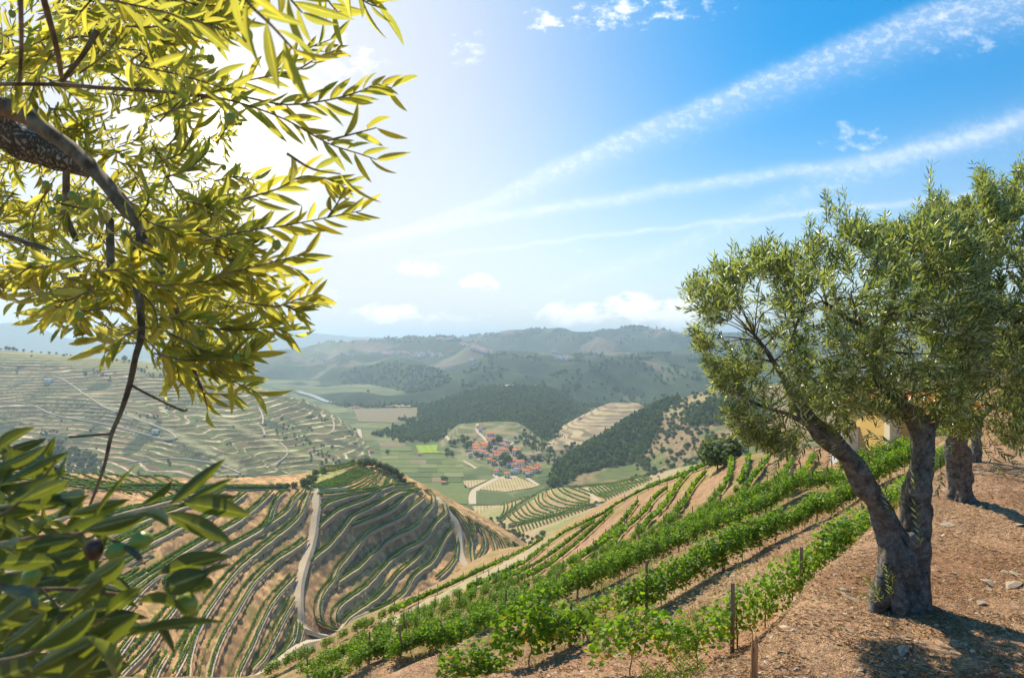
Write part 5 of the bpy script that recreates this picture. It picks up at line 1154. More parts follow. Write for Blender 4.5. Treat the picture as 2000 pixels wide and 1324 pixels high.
for d_, ri, i, p, az in vis[:300]:
    lab, L, kd = Arows[ri]; px = CX+F*p[0]/p[1]; z = A.zx(*p)
    if kd == 'b' and 1120 < px < 1225: k = VS; look = 'sparse'
    elif kd == 'mix' and vseed.random() < .75: k = VY; look = 'yellowing'
    else: k = VV; look = 'leafy'
    if kd == 'b' and 1060 < px < 1120 and vseed.random() < .5: continue
    fol, trk = vseed.choice(k); e = empty('grapevine', (p[0], p[1], z+.02), az+(pi if vseed.random() < .5 else 0)+vseed.uniform(-.1, .1))
    kk = i+1 if L[-1][0] > L[0][0] else len(L)-i; seg = f'{kk}th'; low = f'{kk}{"th" if 10 < kk % 100 < 14 else {1: "st", 2: "nd", 3: "rd"}.get(kk % 10, "th")}'
    tag(e, f'{look} vine, {low} from the lower end of the {lab}', 'grapevine', 'grapevines in the '+lab); s_ = vseed.uniform(.68, .84)*(.92 if ri == 0 else .66 if kd == 'far' else .8 if (ri == 2 and px < 1050) else 1.0)
    obj('foliage', fol, e, scale=(s_*1.15, s_*.95, s_*vseed.uniform(.8, 1.0))); obj('trunk', trk, e, scale=s_)
    if i % 6 == 2:
        px_, n_ = -sin(az)*.05, cos(az)*.05
        q_ = obj('vineyard_post', POST, None, (p[0]+px_, p[1]+n_, z), (vseed.uniform(-.06, .06), vseed.uniform(-.06, .06), vseed.uniform(0, 6)), (.8, .8, vseed.uniform(.6, .72))); tag(q_, f'weathered post by the {low} vine of the {lab}', 'post', 'posts in the '+lab)
hv = Bag(); far_posts = Bag()
for ri, (lab, L, kd) in enumerate(Arows):
    run = []
    for i in range(len(L)+1):
        if i < len(L) and (ri, i) not in near: run.append(i); continue
        if len(run) > 2:
            W = np.array([[L[j][0], L[j][1], A.zx(*L[j])] for j in run]); W = resample(W, .6); dm = W[:, 1].mean(); sz = .17+.0022*dm
            wild = .1 if kd != 'far' else .0
            hedge(hv, W, .72 if kd == 'far' else .9, .45, min(120, 1.9/sz**2), sz, -.02, .06, True)
            for j in run[::4]:
                z = A.zx(*L[j]); tube(far_posts, [(L[j][0], L[j][1], z-.3), (L[j][0], L[j][1], z+1.0)], [.04, .035], 5)
        run = []
tag(hv.build('vine_rows', M_vine), 'green vine rows running down the far part of the near slope', kind='stuff'); tag(far_posts.build('vine_posts', M_post), 'small wooden posts along the farther vine rows', kind='stuff')
# grey stone track between the rows
W = on_patch(A, [(1095, 1045), (1060, 1068), (1000, 1100), (950, 1128), (880, 1163), (800, 1205), (720, 1246)], 1.0, 9, 4.2); h = uphill(A, W); H = np.c_[h, 0*h[:, :1]]; z = np.array([0, 0, 1.]); b = Bag()
V, Q = strip([W-H*1.2-z*.6, W-H*.8+z*.18, W+H*0+z*.2, W+H*.8+z*.18, W+H*1.1-z*.6]); b.add(V, Q); b.build('stone_track', M_tread, kind='structure', smooth=False)
# split stake at the bottom edge and stray posts
b = Bag(); tube(b, [(0, 0, -.35), (0.0, 0.01, .1), (.01, 0, .28), (.012, 0, .37)], [.038, .036, .026, .006], 6, rough=.35, fr=(20, 20, 3)); tube(b, [(-.022, .0, .1), (-.024, 0, .25), (-.016, 0, .42)], [.02, .014, .003], 5, rough=.3)
p = A.at(1474, 1335); o = b.build('broken_stake', M_stake, None, smooth=False, loc=tuple(p)); tag(o, 'splintered orange brown stake stump standing at the bottom edge', 'stake'); o.scale = (1.3, 1.3, 1.5)
for x, y, hh, lab in [(1434, 1262, 1.0, 'dark square post at the lower end of the row nearest the terrace edge'), (1565, 1168, .92, 'dark post halfway along the row nearest the terrace edge'), (1268, 1215, 1.05, 'grey post under the bushiest vine of the second row')]:
    i, f = A.col(x); k = 4 if x != 1268 else 5; D = np.interp(k, A.v, A.D[i]); X = (x-CX)/F*D
    q_ = obj('vineyard_post', POST, None, (X-.12, D-.25, A.zx(X, D)), (.03, -.04, 1), (.95, .95, hh*.8)); tag(q_, lab, 'post')

# ------------------------------------------------------------------ loose things on the ground
g = np.random.default_rng(77)
def ground_pts(n, x0, x1, d0, d1, cond=None, seed=1):
    g_ = np.random.default_rng(seed); px = x0+(x1-x0)*g_.random(n); D = d0*(d1/d0)**g_.random(n); X = (px-CX)/F*D
    if cond is not None: k = cond(X, D, px); X, D = X[k], D[k]
    return np.stack([X, D, A.zxv(X, D)], 1)
def stone_mesh(seed):
    g_ = np.random.default_rng(seed); n = 14; d = unit(g_.normal(size=(n, 3))); import bmesh
    bm = bmesh.new(); [bm.verts.new(tuple(v*np.array([1, .75, .38])*(.8+.4*g_.random()))) for v in d]; bmesh.ops.convex_hull(bm, input=bm.verts); me = bpy.data.meshes.new('stone'); bm.to_mesh(me); bm.free(); me.attributes.new('v', 'FLOAT', 'POINT').data.foreach_set('value', np.full(len(me.vertices), g_.random(), np.float32)); me.materials.append(M_stone); return me
ST = [stone_mesh(i) for i in range(9)]
nn = lambda X, Y: (-X+Y)/1.414
p1 = ground_pts(9000, 850, 2150, 5.5, 40, None, 5)
woods('stones', 'small brown schist stones strewn over the near slope and terrace', p1, np.clip(.008+.03*np.random.default_rng(3).random(len(p1))**5*1.8, 0, .08)*(1+p1[:, 1]*.03), ST)
rk = random.Random(9)
for i, (x, y, s_, lab) in enumerate([(1762, 1270, .17, 'flat brown slab, largest stone on the bare ground below the forked olive tree'), (1529, 1274, .10, 'pinkish stone on the bare ground right of the splintered stake'), (1705, 1238, .07, 'small orange stone left of the large flat slab'), (1728, 1258, .06, 'small yellow stone touching the left side of the flat slab'), (1683, 1308, .12, 'brown stone at the bottom edge below the flat slab'), (1765, 1312, .09, 'orange tinted stone at the bottom edge under the flat slab'),
    (1912, 1180, .11, 'grey stone in the shade right of the forked trunk'), (1851, 1026, .16, 'pale rectangular stone on the ground between the two trunks'), (1930, 1138, .16, 'long grey slab lying in the shade near the right edge'), (1975, 1143, .20, 'pale splintered slab lying at the right edge'), (1985, 1122, .12, 'orange stone at the right edge above the slabs'), (1647, 1152, .08, 'orange stone left of the trunk base'), (1668, 1172, .12, 'broad flat stone left of the trunk base'), (1635, 1150, .06, 'small grey stone on the terrace edge left of the trunk'), (1990, 1025, .12, 'pale stone on the slope at the right edge'), (1640, 1260, .05, 'white pebble on the ground left of the flat slab'), (1520, 1302, .08, 'grey stone beside the splintered stake'), (1310, 1215, .09, 'pale stone lying under the second vine row'), (1210, 1278, .08, 'white stone on the slope below the second row')]):
    p = A.at(x, y); o = obj('rock', bpy.data.meshes.new_from_object(bpy.data.objects.new('tmp', ST[i % 9])), None, tuple(p+[0, 0, .01]), (rk.uniform(-.2, .2), rk.uniform(-.2, .2), rk.uniform(0, 6)), (s_*p[1]/9, s_*p[1]/9*.8, s_*.55*p[1]/9)); o.data.materials.clear(); o.data.materials.append(M_rock); tag(o, lab, 'stone')
def scatter_blades(name, label, P, lmin, lmax, wr, flat, m, vf, seed):
    g_ = np.random.default_rng(seed); n = len(P); d = rdirs_g(g_, n); d[:, 2] = d[:, 2]*flat if flat < 1 else np.abs(d[:, 2])+flat; d = unit(d); s_ = unit(np.cross(d, rdirs_g(g_, n)*[.4, .4, 1])); L = lmin+(lmax-lmin)*g_.random(n)
    V, Fc = leafq(P+[0, 0, .012]-d*(L*.3 if flat < 1 else 0*L)[:, None], d, s_, L, L*wr, .2); b = Bag(); b.add(V, Fc, np.repeat(vf(g_, n), 4)); tag(b.build(name, m), label, kind='stuff')
terr = lambda X, Y, px: (nn(X, Y) < 4.6)
scatter_blades('leaf_litter', 'dry fallen olive leaves and straw covering the terrace under the trees', ground_pts(80000, 1350, 2150, 5.0, 36, lambda X, Y, px: (nn(X, Y) < 5.2) & (fbm(X*1.3, Y*1.3, seed=5, oct=3) > -.22), 6), (.04), .11, .15, .22, M_litter, lambda g_, n: g_.random(n)**.95, 6)
scatter_blades('dry_litter', 'dry leaves and twigs lying between the vine rows', ground_pts(26000, 820, 1850, 9, 45, lambda X, Y, px: (nn(X, Y) > 5), 16), .05, .13, .2, .3, M_litter, lambda g_, n: g_.random(n)*.9, 16)
def grass_pts(n, seed, thr, x0=800, x1=2050, d0=8, d1=60):
    c = ground_pts(n//14, x0, x1, d0, d1, lambda X, Y, px: (nn(X, Y) > 5.0) & (Y > 13.5) & (fbm(X/2.2, Y/2.2, seed=44, oct=4) > thr), seed); g_ = np.random.default_rng(seed); c = np.repeat(c, 14, 0); return c+g_.normal(size=c.shape)*[.06, .06, 0]*(1+c[:, 1:2]*.05)-[0, 0, .02]
scatter_blades('grass_tufts', 'tufts of dry yellow and green grass between the vine rows', grass_pts(90000, 8, .02), .10, .30, .05, 1.2, M_bright, lambda g_, n: np.clip(np.repeat(g_.random(n//14+1), 14)[:n]+g_.normal(size=n)*.1, 0, 1), 8)
#=PART6=
# ================================================================== OLIVE TREES
def frames(d, roll, g_):
    """leaf frame: d = leaf axis, side perpendicular, mostly horizontal with a roll"""
    up = np.array([0, 0, 1.])+.001; s_ = unit(np.cross(d, up)); n = np.cross(s_, d); a = roll[:, None]; return unit(s_*np.cos(a)+n*np.sin(a))
def spray(g_, base, dirs, length, pairs, leafL, leafW, sway=.25):
    """leafy shoots: returns leaf arrays and twig ribbons for many shoots at once"""
    n = len(base); k = pairs; t = (np.arange(k)+.6)/k; bend = rdirs_g(g_, n)*sway
    B0 = base[:, None]+dirs[:, None]*(length[:, None]*t[None])[..., None]+bend[:, None]*(length[:, None]*(t**2)[None])[..., None]*.6       # n,k,3
    tdir = unit(dirs[:, None]+bend[:, None]*(1.2*t)[None, :, None]); perp = unit(np.cross(tdir, rdirs_g(g_, n)[:, None])); perp2 = np.cross(tdir, perp); alt = ((np.arange(k) % 2) == 0)[None, :, None]
    pp = np.where(alt, perp, perp2); out = []
    for sg in (-1, 1):
        a = .62+.25*g_.random((n, k))[..., None]; d = unit(tdir*a+pp*sg*(1-.35*a)+.22*g_.normal(size=(n, k, 3))); out.append((B0, d))
    tip = (B0[:, -1:], tdir[:, -1:]); P = np.concatenate([o_[0].reshape(-1, 3) for o_ in out]+[tip[0].reshape(-1, 3)]); Dd = np.concatenate([o_[1].reshape(-1, 3) for o_ in out]+[tip[1].reshape(-1, 3)])
    m = len(P); tt = np.concatenate([np.tile(t, n), np.tile(t, n), np.ones(n)]); L = leafL*(.65+.5*g_.random(m))*(1.05-.35*np.abs(tt-.45)); S_ = frames(Dd, g_.normal(size=m)*.9, g_)
    tw = (base, B0[:, k//2], B0[:, -1]); return P, Dd, S_, L, L*leafW*(.85+.3*g_.random(m)), tw
def leaf_template(bendk=.12, cup=.10, n=7):
    t = np.linspace(0, 1, n); w_ = np.sin(pi*np.clip(t, 0, 1)**.85)**.85*.5; w_[0] = .03; w_[-1] = 0.0; V = []
    for a, b_ in zip(t, w_):
        z = -bendk*a*a; V += [(b_, a, z+cup*b_), (0, a, z), (-b_, a, z+cup*b_)]
    I = np.arange(n*3).reshape(n, 3); Fc = np.concatenate([np.stack([I[:-1, 0], I[:-1, 1], I[1:, 1], I[1:, 0]], -1), np.stack([I[:-1, 1], I[:-1, 2], I[1:, 2], I[1:, 1]], -1)]); return np.array(V), Fc
LT = [leaf_template(b_, c_) for b_, c_ in ((.10, .25), (.22, .15), (-.08, .3))]
def leaf_mass(bag, P, Dd, S_, L, Wd, v, k=0):
    """detailed leaves joined into one mesh"""
    tv, tf = LT[k]; N_ = np.cross(S_, Dd); V = P[:, None]+S_[:, None]*(tv[None, :, 0:1]*Wd[:, None, None])+Dd[:, None]*(tv[None, :, 1:2]*L[:, None, None])+N_[:, None]*(tv[None, :, 2:3]*L[:, None, None]); m = len(tv)
    bag.add(V.reshape(-1, 3), ((np.arange(len(P))*m)[:, None, None]+tf[None]).reshape(-1, 4), np.repeat(v, m))
LMESH = {}
def leaf_objects(parent, P, Dd, S_, L, Wd, matl, ox=(0, 0, 0), vs=None):
    N_ = np.cross(S_, Dd)
    for i in range(len(P)):
        vq = int((vs[i] if vs is not None else random.random())*5.99); key = (matl.name, i % 3, vq)
        if key not in LMESH: tv, tf = LT[key[1]]; LMESH[key] = mesh('leaf', tv, tf, matl, {'v': np.full(len(tv), (vq+.5)/6), 'e': np.tile([0, 1, 0], len(tv)//3).astype(float)})
        o = bpy.data.objects.new('leaf', LMESH[key]); COL.objects.link(o); o.parent = parent
        M = Matrix(((S_[i, 0]*Wd[i], Dd[i, 0]*L[i], N_[i, 0]*L[i], P[i, 0]-ox[0]), (S_[i, 1]*Wd[i], Dd[i, 1]*L[i], N_[i, 1]*L[i], P[i, 1]-ox[1]), (S_[i, 2]*Wd[i], Dd[i, 2]*L[i], N_[i, 2]*L[i], P[i, 2]-ox[2]), (0, 0, 0, 1))); o.matrix_basis = M
FB = Bag(); th, ph = np.meshgrid(np.linspace(0.02, pi-.02, 8), np.linspace(0, 2*pi, 10, endpoint=False), indexing='ij'); V = np.stack([np.sin(th)*np.cos(ph)*.78, np.sin(th)*np.sin(ph)*.78, np.cos(th)], -1).reshape(-1, 3); I = np.arange(80).reshape(8, 10); J = np.roll(I, -1, 1)
FRUIT = mesh('fruit', V, np.stack([I[:-1], I[1:], J[1:], J[:-1]], -1).reshape(-1, 4), M_fruit); FRUITD = mesh('fruit_dark', V, np.stack([I[:-1], I[1:], J[1:], J[:-1]], -1).reshape(-1, 4), M_fruitd)

def limb(bag, pts, seg=20, rough=.22, n=26, seed=1, fr=(5, 5, 2.2), rk=1.0, rmin=.004):
    """pts: (px, py, D, radius in px)"""
    P = np.array([np.r_[pt(a, b_, c_), r_*c_/F*rk] for a, b_, c_, r_ in pts]); C = curve3(P, n); tube(bag, C[:, :3], np.maximum(C[:, 3], rmin), seg, rough=rough, seed=seed, fr=fr); return C
def dist_edge(x, y, poly):
    m = np.full(len(x), 1e9); n = len(poly)
    for i in range(n):
        a = np.array(poly[i], float); b_ = np.array(poly[(i+1) % n], float); ab = b_-a; t = np.clip(((x-a[0])*ab[0]+(y-a[1])*ab[1])/(ab@ab), 0, 1); m = np.minimum(m, np.hypot(x-a[0]-ab[0]*t, y-a[1]-ab[1]*t))
    return m
def olive_tree(name, label, base, limbs, poly, D0, thick, nspray, leafL, seed, gap=.0, spikes=(), fruitn=40, mainR=None, holes=()):
    g_ = np.random.default_rng(seed); e = empty(name, tuple(base)); tag(e, label, 'olive tree'); bx = np.asarray(base)
    tb_ = Bag(); C = [limb(tb_, l, 56 if k < 3 else 16, .42 if k < 3 else .22, 70 if k < 3 else 30, seed+k, rk=.72) for k, l in enumerate(limbs)]
    tb_.V = [v-bx for v in tb_.V]; tb_.build('trunk', M_bark, e, loc=(0, 0, 0))
    # shoots filling the crown volume
    xs, ys = [p[0] for p in poly], [p[1] for p in poly]; X = min(xs)+(max(xs)-min(xs))*g_.random(nspray*4); Y = min(ys)+(max(ys)-min(ys))*g_.random(nspray*4)
    k = inpoly(X, Y, poly); X, Y = X[k], Y[k]; de = dist_edge(X, Y, poly); dep = (g_.random(len(X))*2-1); th_ = thick*np.sqrt(np.clip(de/150, .06, 1)); D = D0+dep*th_
    clump = fbm(X/38, Y/34, D*1.1, seed=seed, oct=3); hole = np.zeros(len(X), bool)
    for hx_, hy_, hr_ in holes: hole |= ((X-hx_)**2+(Y-hy_)**2 < hr_**2) & (g_.random(len(X)) < .8)
    keep = (clump > gap-.10) & ~hole; X, Y, D, de = [a[keep][:nspray] for a in (X, Y, D, de)]
    cxm, cym = np.mean(xs), np.mean(ys)+60
    B0 = np.stack([(X-CX)/F*D, D, zat(Y, D)], 1); outx = (X-cxm)/300; outz = -(Y-cym)/260
    dirs = unit(np.stack([outx*1.0, (D-D0)/thick*.8, outz*.75+.35], 1)+rdirs_g(g_, len(X))*.75); ln = (.22+.16*g_.random(len(X)))*(D0/10)**.3
    B0 = B0-dirs*(ln*np.clip(1-de/60, 0, 1))[:, None]*.8
    if len(spikes):
        sp = []; sd = []
        for (x, y, h_) in spikes:
            m = 5
            for q_ in range(m):
                Ds = D0+g_.normal()*.35; b0 = pt(x+g_.normal()*9, y+h_*(.35+.65*g_.random()), Ds); sp.append(b0); sd.append((np.array([g_.normal()*.12, g_.normal()*.12, 1.0]), max(.22, h_*.55*Ds/F)))
        B0 = np.vstack([B0, sp]); dirs = np.vstack([dirs, unit(np.array([a for a, b_ in sd]))]); ln = np.r_[ln, [b_ for a, b_ in sd]]
    P, Dd, S_, L, Wd, tw = spray(g_, B0, dirs, ln, 9, leafL, .19)
    v = np.clip(.5*g_.random(len(P))+.35*g_.random(len(P))**3+.25*vnoise(P[:, 0]*2, P[:, 1]*2, P[:, 2]*2, seed=seed), 0, .98); v[g_.random(len(P)) < .004] = .999
    o_ = np.argsort(P[:, 1]); big = o_[:300]; rest = o_[300:]
    leaf_objects(e, P[big], Dd[big], S_[big], L[big], Wd[big], M_olive, bx, v[big])
    fb = Bag(); V, Fc = leafq(P[rest]-bx, Dd[rest], S_[rest], L[rest], Wd[rest], .18); fb.add(V, Fc, np.repeat(v[rest], 4)); fb.build('foliage', M_olive, e, kind='stuff')
    # thin shoots, and boughs joining the limbs to the crown
    wb = Bag()
    for a_, b_, r_ in ((tw[0], tw[1], .006), (tw[1], tw[2], .004)):
        d = b_-a_; l_ = np.linalg.norm(d, axis=1); d = unit(d)
        for off in (0, 1): s_ = unit(np.cross(d, [0.3, 1, .2] if off else [1, .2, .3])); V, Fc = leafq(a_-bx, d, s_, l_, np.full(len(l_), r_*2), .3); wb.add(V, Fc)
    pts_ = np.vstack([c_[len(c_)//3:, :3] for c_ in C[1:]]); rr = np.concatenate([c_[len(c_)//3:, 3] for c_ in C[1:]])
    for q_ in range(150):
        j = g_.integers(len(B0)); tgt = B0[j]; dd = np.linalg.norm(pts_-tgt, axis=1)+g_.random(len(pts_))*.5; i_ = int(np.argmin(dd)); st = pts_[i_]; midp = st*.5+tgt*.5+rdirs_g(g_, 1)[0]*.12*dd[i_]; midp[2] += .1*dd[i_]
        r0 = min(rr[i_]*.45, .012+.014*dd[i_]); c_ = curve3(np.array([np.r_[st, r0], np.r_[midp, r0*.6], np.r_[tgt, .004]]), 10); tube(wb, c_[:, :3]-bx, c_[:, 3], 6, cap=False, rough=.12)
    wb.build('branches', M_twig, e, kind='stuff')
    j = g_.integers(0, len(P), fruitn)
    for q_ in j: o = obj('fruit', FRUIT, e, tuple(P[q_]-bx-[0, 0, .02]), None, .013*(D0/10)**.5)
    return e
crown_main = [(1338, 590), (1350, 556), (1385, 545), (1400, 520), (1440, 505), (1450, 480), (1490, 470), (1510, 500), (1560, 500), (1590, 470), (1640, 440), (1680, 440), (1720, 450), (1770, 440), (1810, 420), (1850, 420), (1900, 430), (1930, 500), (1950, 600), (1920, 700), (1890, 790), (1840, 840), (1790, 822), (1720, 812), (1700, 836), (1640, 852), (1590, 868), (1540, 886), (1500, 876), (1450, 862), (1425, 830), (1410, 790), (1392, 740), (1370, 700), (1350, 650)]
b0 = A.at(1757, 1183)
olive_tree('olive_tree', 'old olive tree with forked lichen-grey trunk and wide silvery crown on the bare terrace', b0,
 [[(1757, 1215, b0[1], 66), (1756, 1170, b0[1], 54), (1752, 1120, b0[1]-.02, 47), (1748, 1070, b0[1], 44), (1738, 1030, b0[1], 36), (1715, 985, b0[1]-.02, 29), (1685, 940, b0[1]-.1, 27), (1655, 895, b0[1]-.15, 25), (1620, 858, b0[1]-.2, 24), (1590, 832, b0[1]-.2, 21), (1565, 800, b0[1]-.2, 17), (1548, 765, b0[1]-.15, 12)],
  [(1775, 1200, b0[1]+.03, 52), (1778, 1130, b0[1], 42), (1782, 1070, b0[1], 38), (1788, 1020, b0[1], 34), (1785, 975, b0[1], 31), (1795, 930, b0[1], 32), (1800, 880, b0[1]+.05, 29), (1800, 842, b0[1]+.05, 28), (1780, 806, b0[1]+.05, 23), (1752, 778, b0[1], 19), (1724, 752, b0[1], 16), (1708, 715, b0[1]-.05, 13), (1712, 672, b0[1]-.1, 11)],
  [(1768, 1060, b0[1]-.08, 26), (1792, 1048, b0[1]-.12, 22), (1800, 1030, b0[1]-.1, 14)], [(1790, 1010, b0[1]-.05, 22), (1808, 1000, b0[1]-.1, 18), (1812, 985, b0[1]-.05, 10)], [(1725, 1130, b0[1]-.1, 16), (1718, 1165, b0[1]-.12, 26), (1705, 1198, b0[1]-.2, 16), (1690, 1210, b0[1]-.25, 6)],
  [(1785, 1130, b0[1]-.1, 18), (1795, 1168, b0[1]-.12, 24), (1812, 1192, b0[1]-.2, 14), (1830, 1200, b0[1]-.2, 5)], [(1755, 1130, b0[1]-.2, 16), (1757, 1175, b0[1]-.25, 24), (1760, 1215, b0[1]-.35, 12)],
  [(1800, 850, b0[1], 24), (1828, 812, b0[1]+.2, 18), (1856, 770, b0[1]+.3, 14), (1880, 715, b0[1]+.3, 9), (1905, 660, b0[1]+.3, 5)],
  [(1548, 768, b0[1]-.15, 12), (1525, 730, b0[1]-.2, 8), (1500, 690, b0[1]-.2, 6), (1470, 650, b0[1]-.2, 4)], [(1550, 770, b0[1]-.15, 11), (1560, 730, b0[1], 7), (1545, 680, b0[1]+.1, 5), (1560, 620, b0[1]+.1, 3)],
  [(1712, 676, b0[1]-.1, 11), (1690, 640, b0[1]-.1, 8), (1650, 620, b0[1], 6), (1610, 590, b0[1]+.1, 4)], [(1712, 672, b0[1]-.1, 12), (1722, 640, b0[1]-.1, 9), (1738, 600, b0[1], 6), (1760, 550, b0[1]+.1, 4)],
  [(1600, 840, b0[1]-.2, 14), (1540, 810, b0[1]-.4, 6), (1480, 790, b0[1]-.5, 4), (1430, 760, b0[1]-.5, 3)]],
 crown_main, b0[1]-.1, 1.5, 2050, .145, 401, .04, [(1441, 478, 70), (1492, 448, 90), (1538, 465, 60), (1590, 430, 80), (1628, 372, 110), (1650, 392, 90), (1676, 418, 80), (1728, 425, 70), (1755, 440, 60), (1400, 515, 50), (1372, 532, 50), (1785, 400, 80), (1820, 345, 110), (1840, 370, 90), (1700, 440, 50), (1560, 478, 40), (1348, 560, 40)],
 70, None, [(1640, 560, 26), (1690, 520, 16), (1740, 845, 24), (1765, 850, 22), (1520, 640, 12), (1590, 650, 12), (1470, 560, 10), (1715, 700, 16), (1600, 520, 12)])
b1 = A.at(1878, 978)
crown_r = [(1790, 430), (1830, 380), (1870, 400), (1905, 350), (1925, 330), (1950, 400), (1975, 340), (2010, 320), (2140, 330), (2200, 600), (2190, 860), (2060, 890), (1985, 868), (1930, 862), (1880, 850), (1840, 845), (1830, 780), (1815, 700), (1795, 600), (1785, 500)]
olive_tree('olive_tree', 'dense dark olive tree at the right edge with a thick upright trunk', b1,
 [[(1878, 1000, b1[1], 42), (1880, 965, b1[1], 30), (1876, 920, b1[1]-.1, 25), (1868, 870, b1[1]-.3, 25), (1862, 830, b1[1]-.8, 22), (1880, 780, b1[1]-1.6, 20), (1915, 720, b1[1]-2.4, 18)],
  [(1866, 840, b1[1]-.7, 20), (1850, 790, b1[1]-1.2, 15), (1840, 730, b1[1]-1.8, 11), (1850, 660, b1[1]-2.2, 8)], [(1900, 750, b1[1]-2.0, 18), (1950, 700, b1[1]-2.8, 15), (1990, 640, b1[1]-3.2, 11), (2020, 560, b1[1]-3.5, 8)],
  [(1915, 720, b1[1]-2.4, 14), (1930, 650, b1[1]-2.8, 10), (1925, 560, b1[1]-3, 7), (1935, 470, b1[1]-3, 4)]],
 crown_r, b1[1]*.70, 1.8, 2000, .15, 402, .0, [(1915, 318, 110), (1985, 318, 110), (1940, 380, 80), (1965, 350, 80), (1880, 395, 60), (1850, 385, 60), (2005, 310, 80)], 60)
b2 = A.at(1905, 902)
olive_tree('olive_tree', 'shaded olive tree farthest back, its slim trunk right of the upright one', b2,
 [[(1905, 915, b2[1], 17), (1906, 890, b2[1], 12), (1908, 850, b2[1], 10), (1915, 800, b2[1], 9)], [(1910, 830, b2[1], 7), (1890, 780, b2[1], 5), (1880, 740, b2[1], 4)], [(1912, 820, b2[1], 7), (1950, 780, b2[1], 5), (1970, 740, b2[1], 4)]],
 [(1780, 800), (1800, 700), (1850, 640), (1950, 600), (2100, 640), (2200, 760), (2150, 850), (2000, 862), (1900, 850), (1830, 848)], b2[1], 2.2, 500, .16, 403, -.1, (), 10)

# hanging shoots in front of the trunks and suckers at the base
def leafy_twigs(parent, bx, defs, leafL, seed, matl=M_olive, wr=.19, tw_r=.003, objs=True):
    g_ = np.random.default_rng(seed); wb = Bag(); fb = Bag()
    for pts, k in defs:
        C = curve3(np.array([pt(*p_) for p_ in pts]), 14); tube(wb, C-bx, np.linspace(tw_r*1.6, tw_r*.6, len(C)), 5)
        d = np.r_[0, np.cumsum(np.linalg.norm(np.diff(C, axis=0), axis=1))]; tt = np.linspace(.12, 1, k)*d[-1]; P = np.stack([np.interp(tt, d, C[:, c_]) for c_ in range(3)], 1); T_ = unit(np.stack([np.interp(tt, d, np.gradient(C, axis=0)[:, c_]) for c_ in range(3)], 1))
        side = unit(np.cross(T_, [0, 1, 0]))*np.where(np.arange(k) % 2, 1, -1)[:, None]; side[:, 1] += g_.normal(size=k)*.35; Dd = unit(T_*(.75+.3*g_.random(k))[:, None]+side*.62+g_.normal(size=(k, 3))*.14)
        S_ = frames(Dd, g_.normal(size=k)*.5+1.2, g_); L = leafL*(.75+.5*g_.random(k)); vs = g_.random(k)*.9
        if objs: leaf_objects(parent, P, Dd, S_, L, L*wr*(.8+.5*g_.random(k)), matl, bx, vs)
        else: leaf_mass(fb, P-bx, Dd, S_, L, L*wr, vs)
    wb.build('twigs', M_twig, parent, kind='stuff')
    if not objs: fb.build('foliage', matl, parent, kind='stuff')
e = empty('olive_shoots', tuple(b0+[-.28, -.1, 0])); tag(e, 'slender green olive shoots sprouting at the foot of the forked trunk', 'shoots'); Db = b0[1]-.3
leafy_twigs(e, np.array(b0+[-.28, -.1, 0]), [([(1722, 1172, Db), (1705, 1150, Db), (1690, 1125, Db)], 18), ([(1728, 1175, Db), (1712, 1150, Db), (1700, 1135, Db)], 16), ([(1740, 1170, Db), (1735, 1140, Db), (1732, 1110, Db)], 16), ([(1745, 1172, Db), (1742, 1150, Db), (1745, 1125, Db)], 14), ([(1724, 1178, Db), (1700, 1165, Db), (1682, 1160, Db)], 12)], .075, 5)
Dh = b0[1]-.6
e = empty('olive_branch', tuple(b0+[0, 0, 1.5])); tag(e, 'drooping leafy olive sprays hanging before the forked trunk', 'branch')
leafy_twigs(e, np.array(b0+[0, 0, 1.5]), [([(1620, 850, Dh), (1600, 880, Dh), (1585, 930, Dh)], 22), ([(1580, 860, Dh), (1560, 890, Dh), (1545, 925, Dh)], 22), ([(1640, 860, Dh), (1625, 890, Dh), (1610, 925, Dh)], 18), ([(1760, 850, Dh), (1735, 862, Dh), (1700, 850, Dh)], 18), ([(1700, 840, Dh), (1690, 868, Dh), (1700, 900, Dh)], 16),
 ([(1900, 860, Dh), (1930, 885, Dh), (1955, 925, Dh)], 16), ([(1930, 850, Dh), (1950, 880, Dh), (1980, 900, Dh)], 16), ([(1870, 860, Dh), (1845, 885, Dh), (1830, 900, Dh)], 14), ([(1800, 1080, Dh+.3), (1790, 1000, Dh+.3), (1785, 930, Dh+.3)], 20), ([(1745, 1020, Dh+.4), (1735, 985, Dh+.4), (1728, 950, Dh+.4)], 18), ([(1540, 870, Dh), (1520, 900, Dh), (1512, 925, Dh)], 14), ([(1835, 900, Dh), (1838, 935, Dh), (1830, 965, Dh)], 14), ([(1975, 860, Dh), (1990, 880, Dh), (2010, 885, Dh)], 12)], .10, 6)
# oleander-like shoots at the bottom of the frame
e = empty('green_shoots', tuple(pt(1340, 1330, 8.6))); tag(e, 'upright light green shoots at the bottom edge beside the splintered stake', 'shrub'); g5 = random.Random(6); defs = []
for x, y in [(1260, 1300), (1275, 1310), (1290, 1295), (1300, 1310), (1320, 1285), (1335, 1240), (1345, 1262), (1362, 1280), (1372, 1300), (1310, 1320), (1350, 1300), (1390, 1310), (1330, 1300), (1420, 1316), (1400, 1322), (1490, 1316), (1360, 1320), (1290, 1322), (1270, 1325), (1345, 1325)]:
    D = 8.3+g5.random()*.6; defs.append(([(x+g5.uniform(-6, 6), 1400, D), (x+g5.uniform(-5, 5), (y+1400)/2, D), (x, y, D)], 26))
leafy_twigs(e, np.array(pt(1340, 1330, 8.6)), defs, .10, 7, M_vinefar, .16, objs=False)

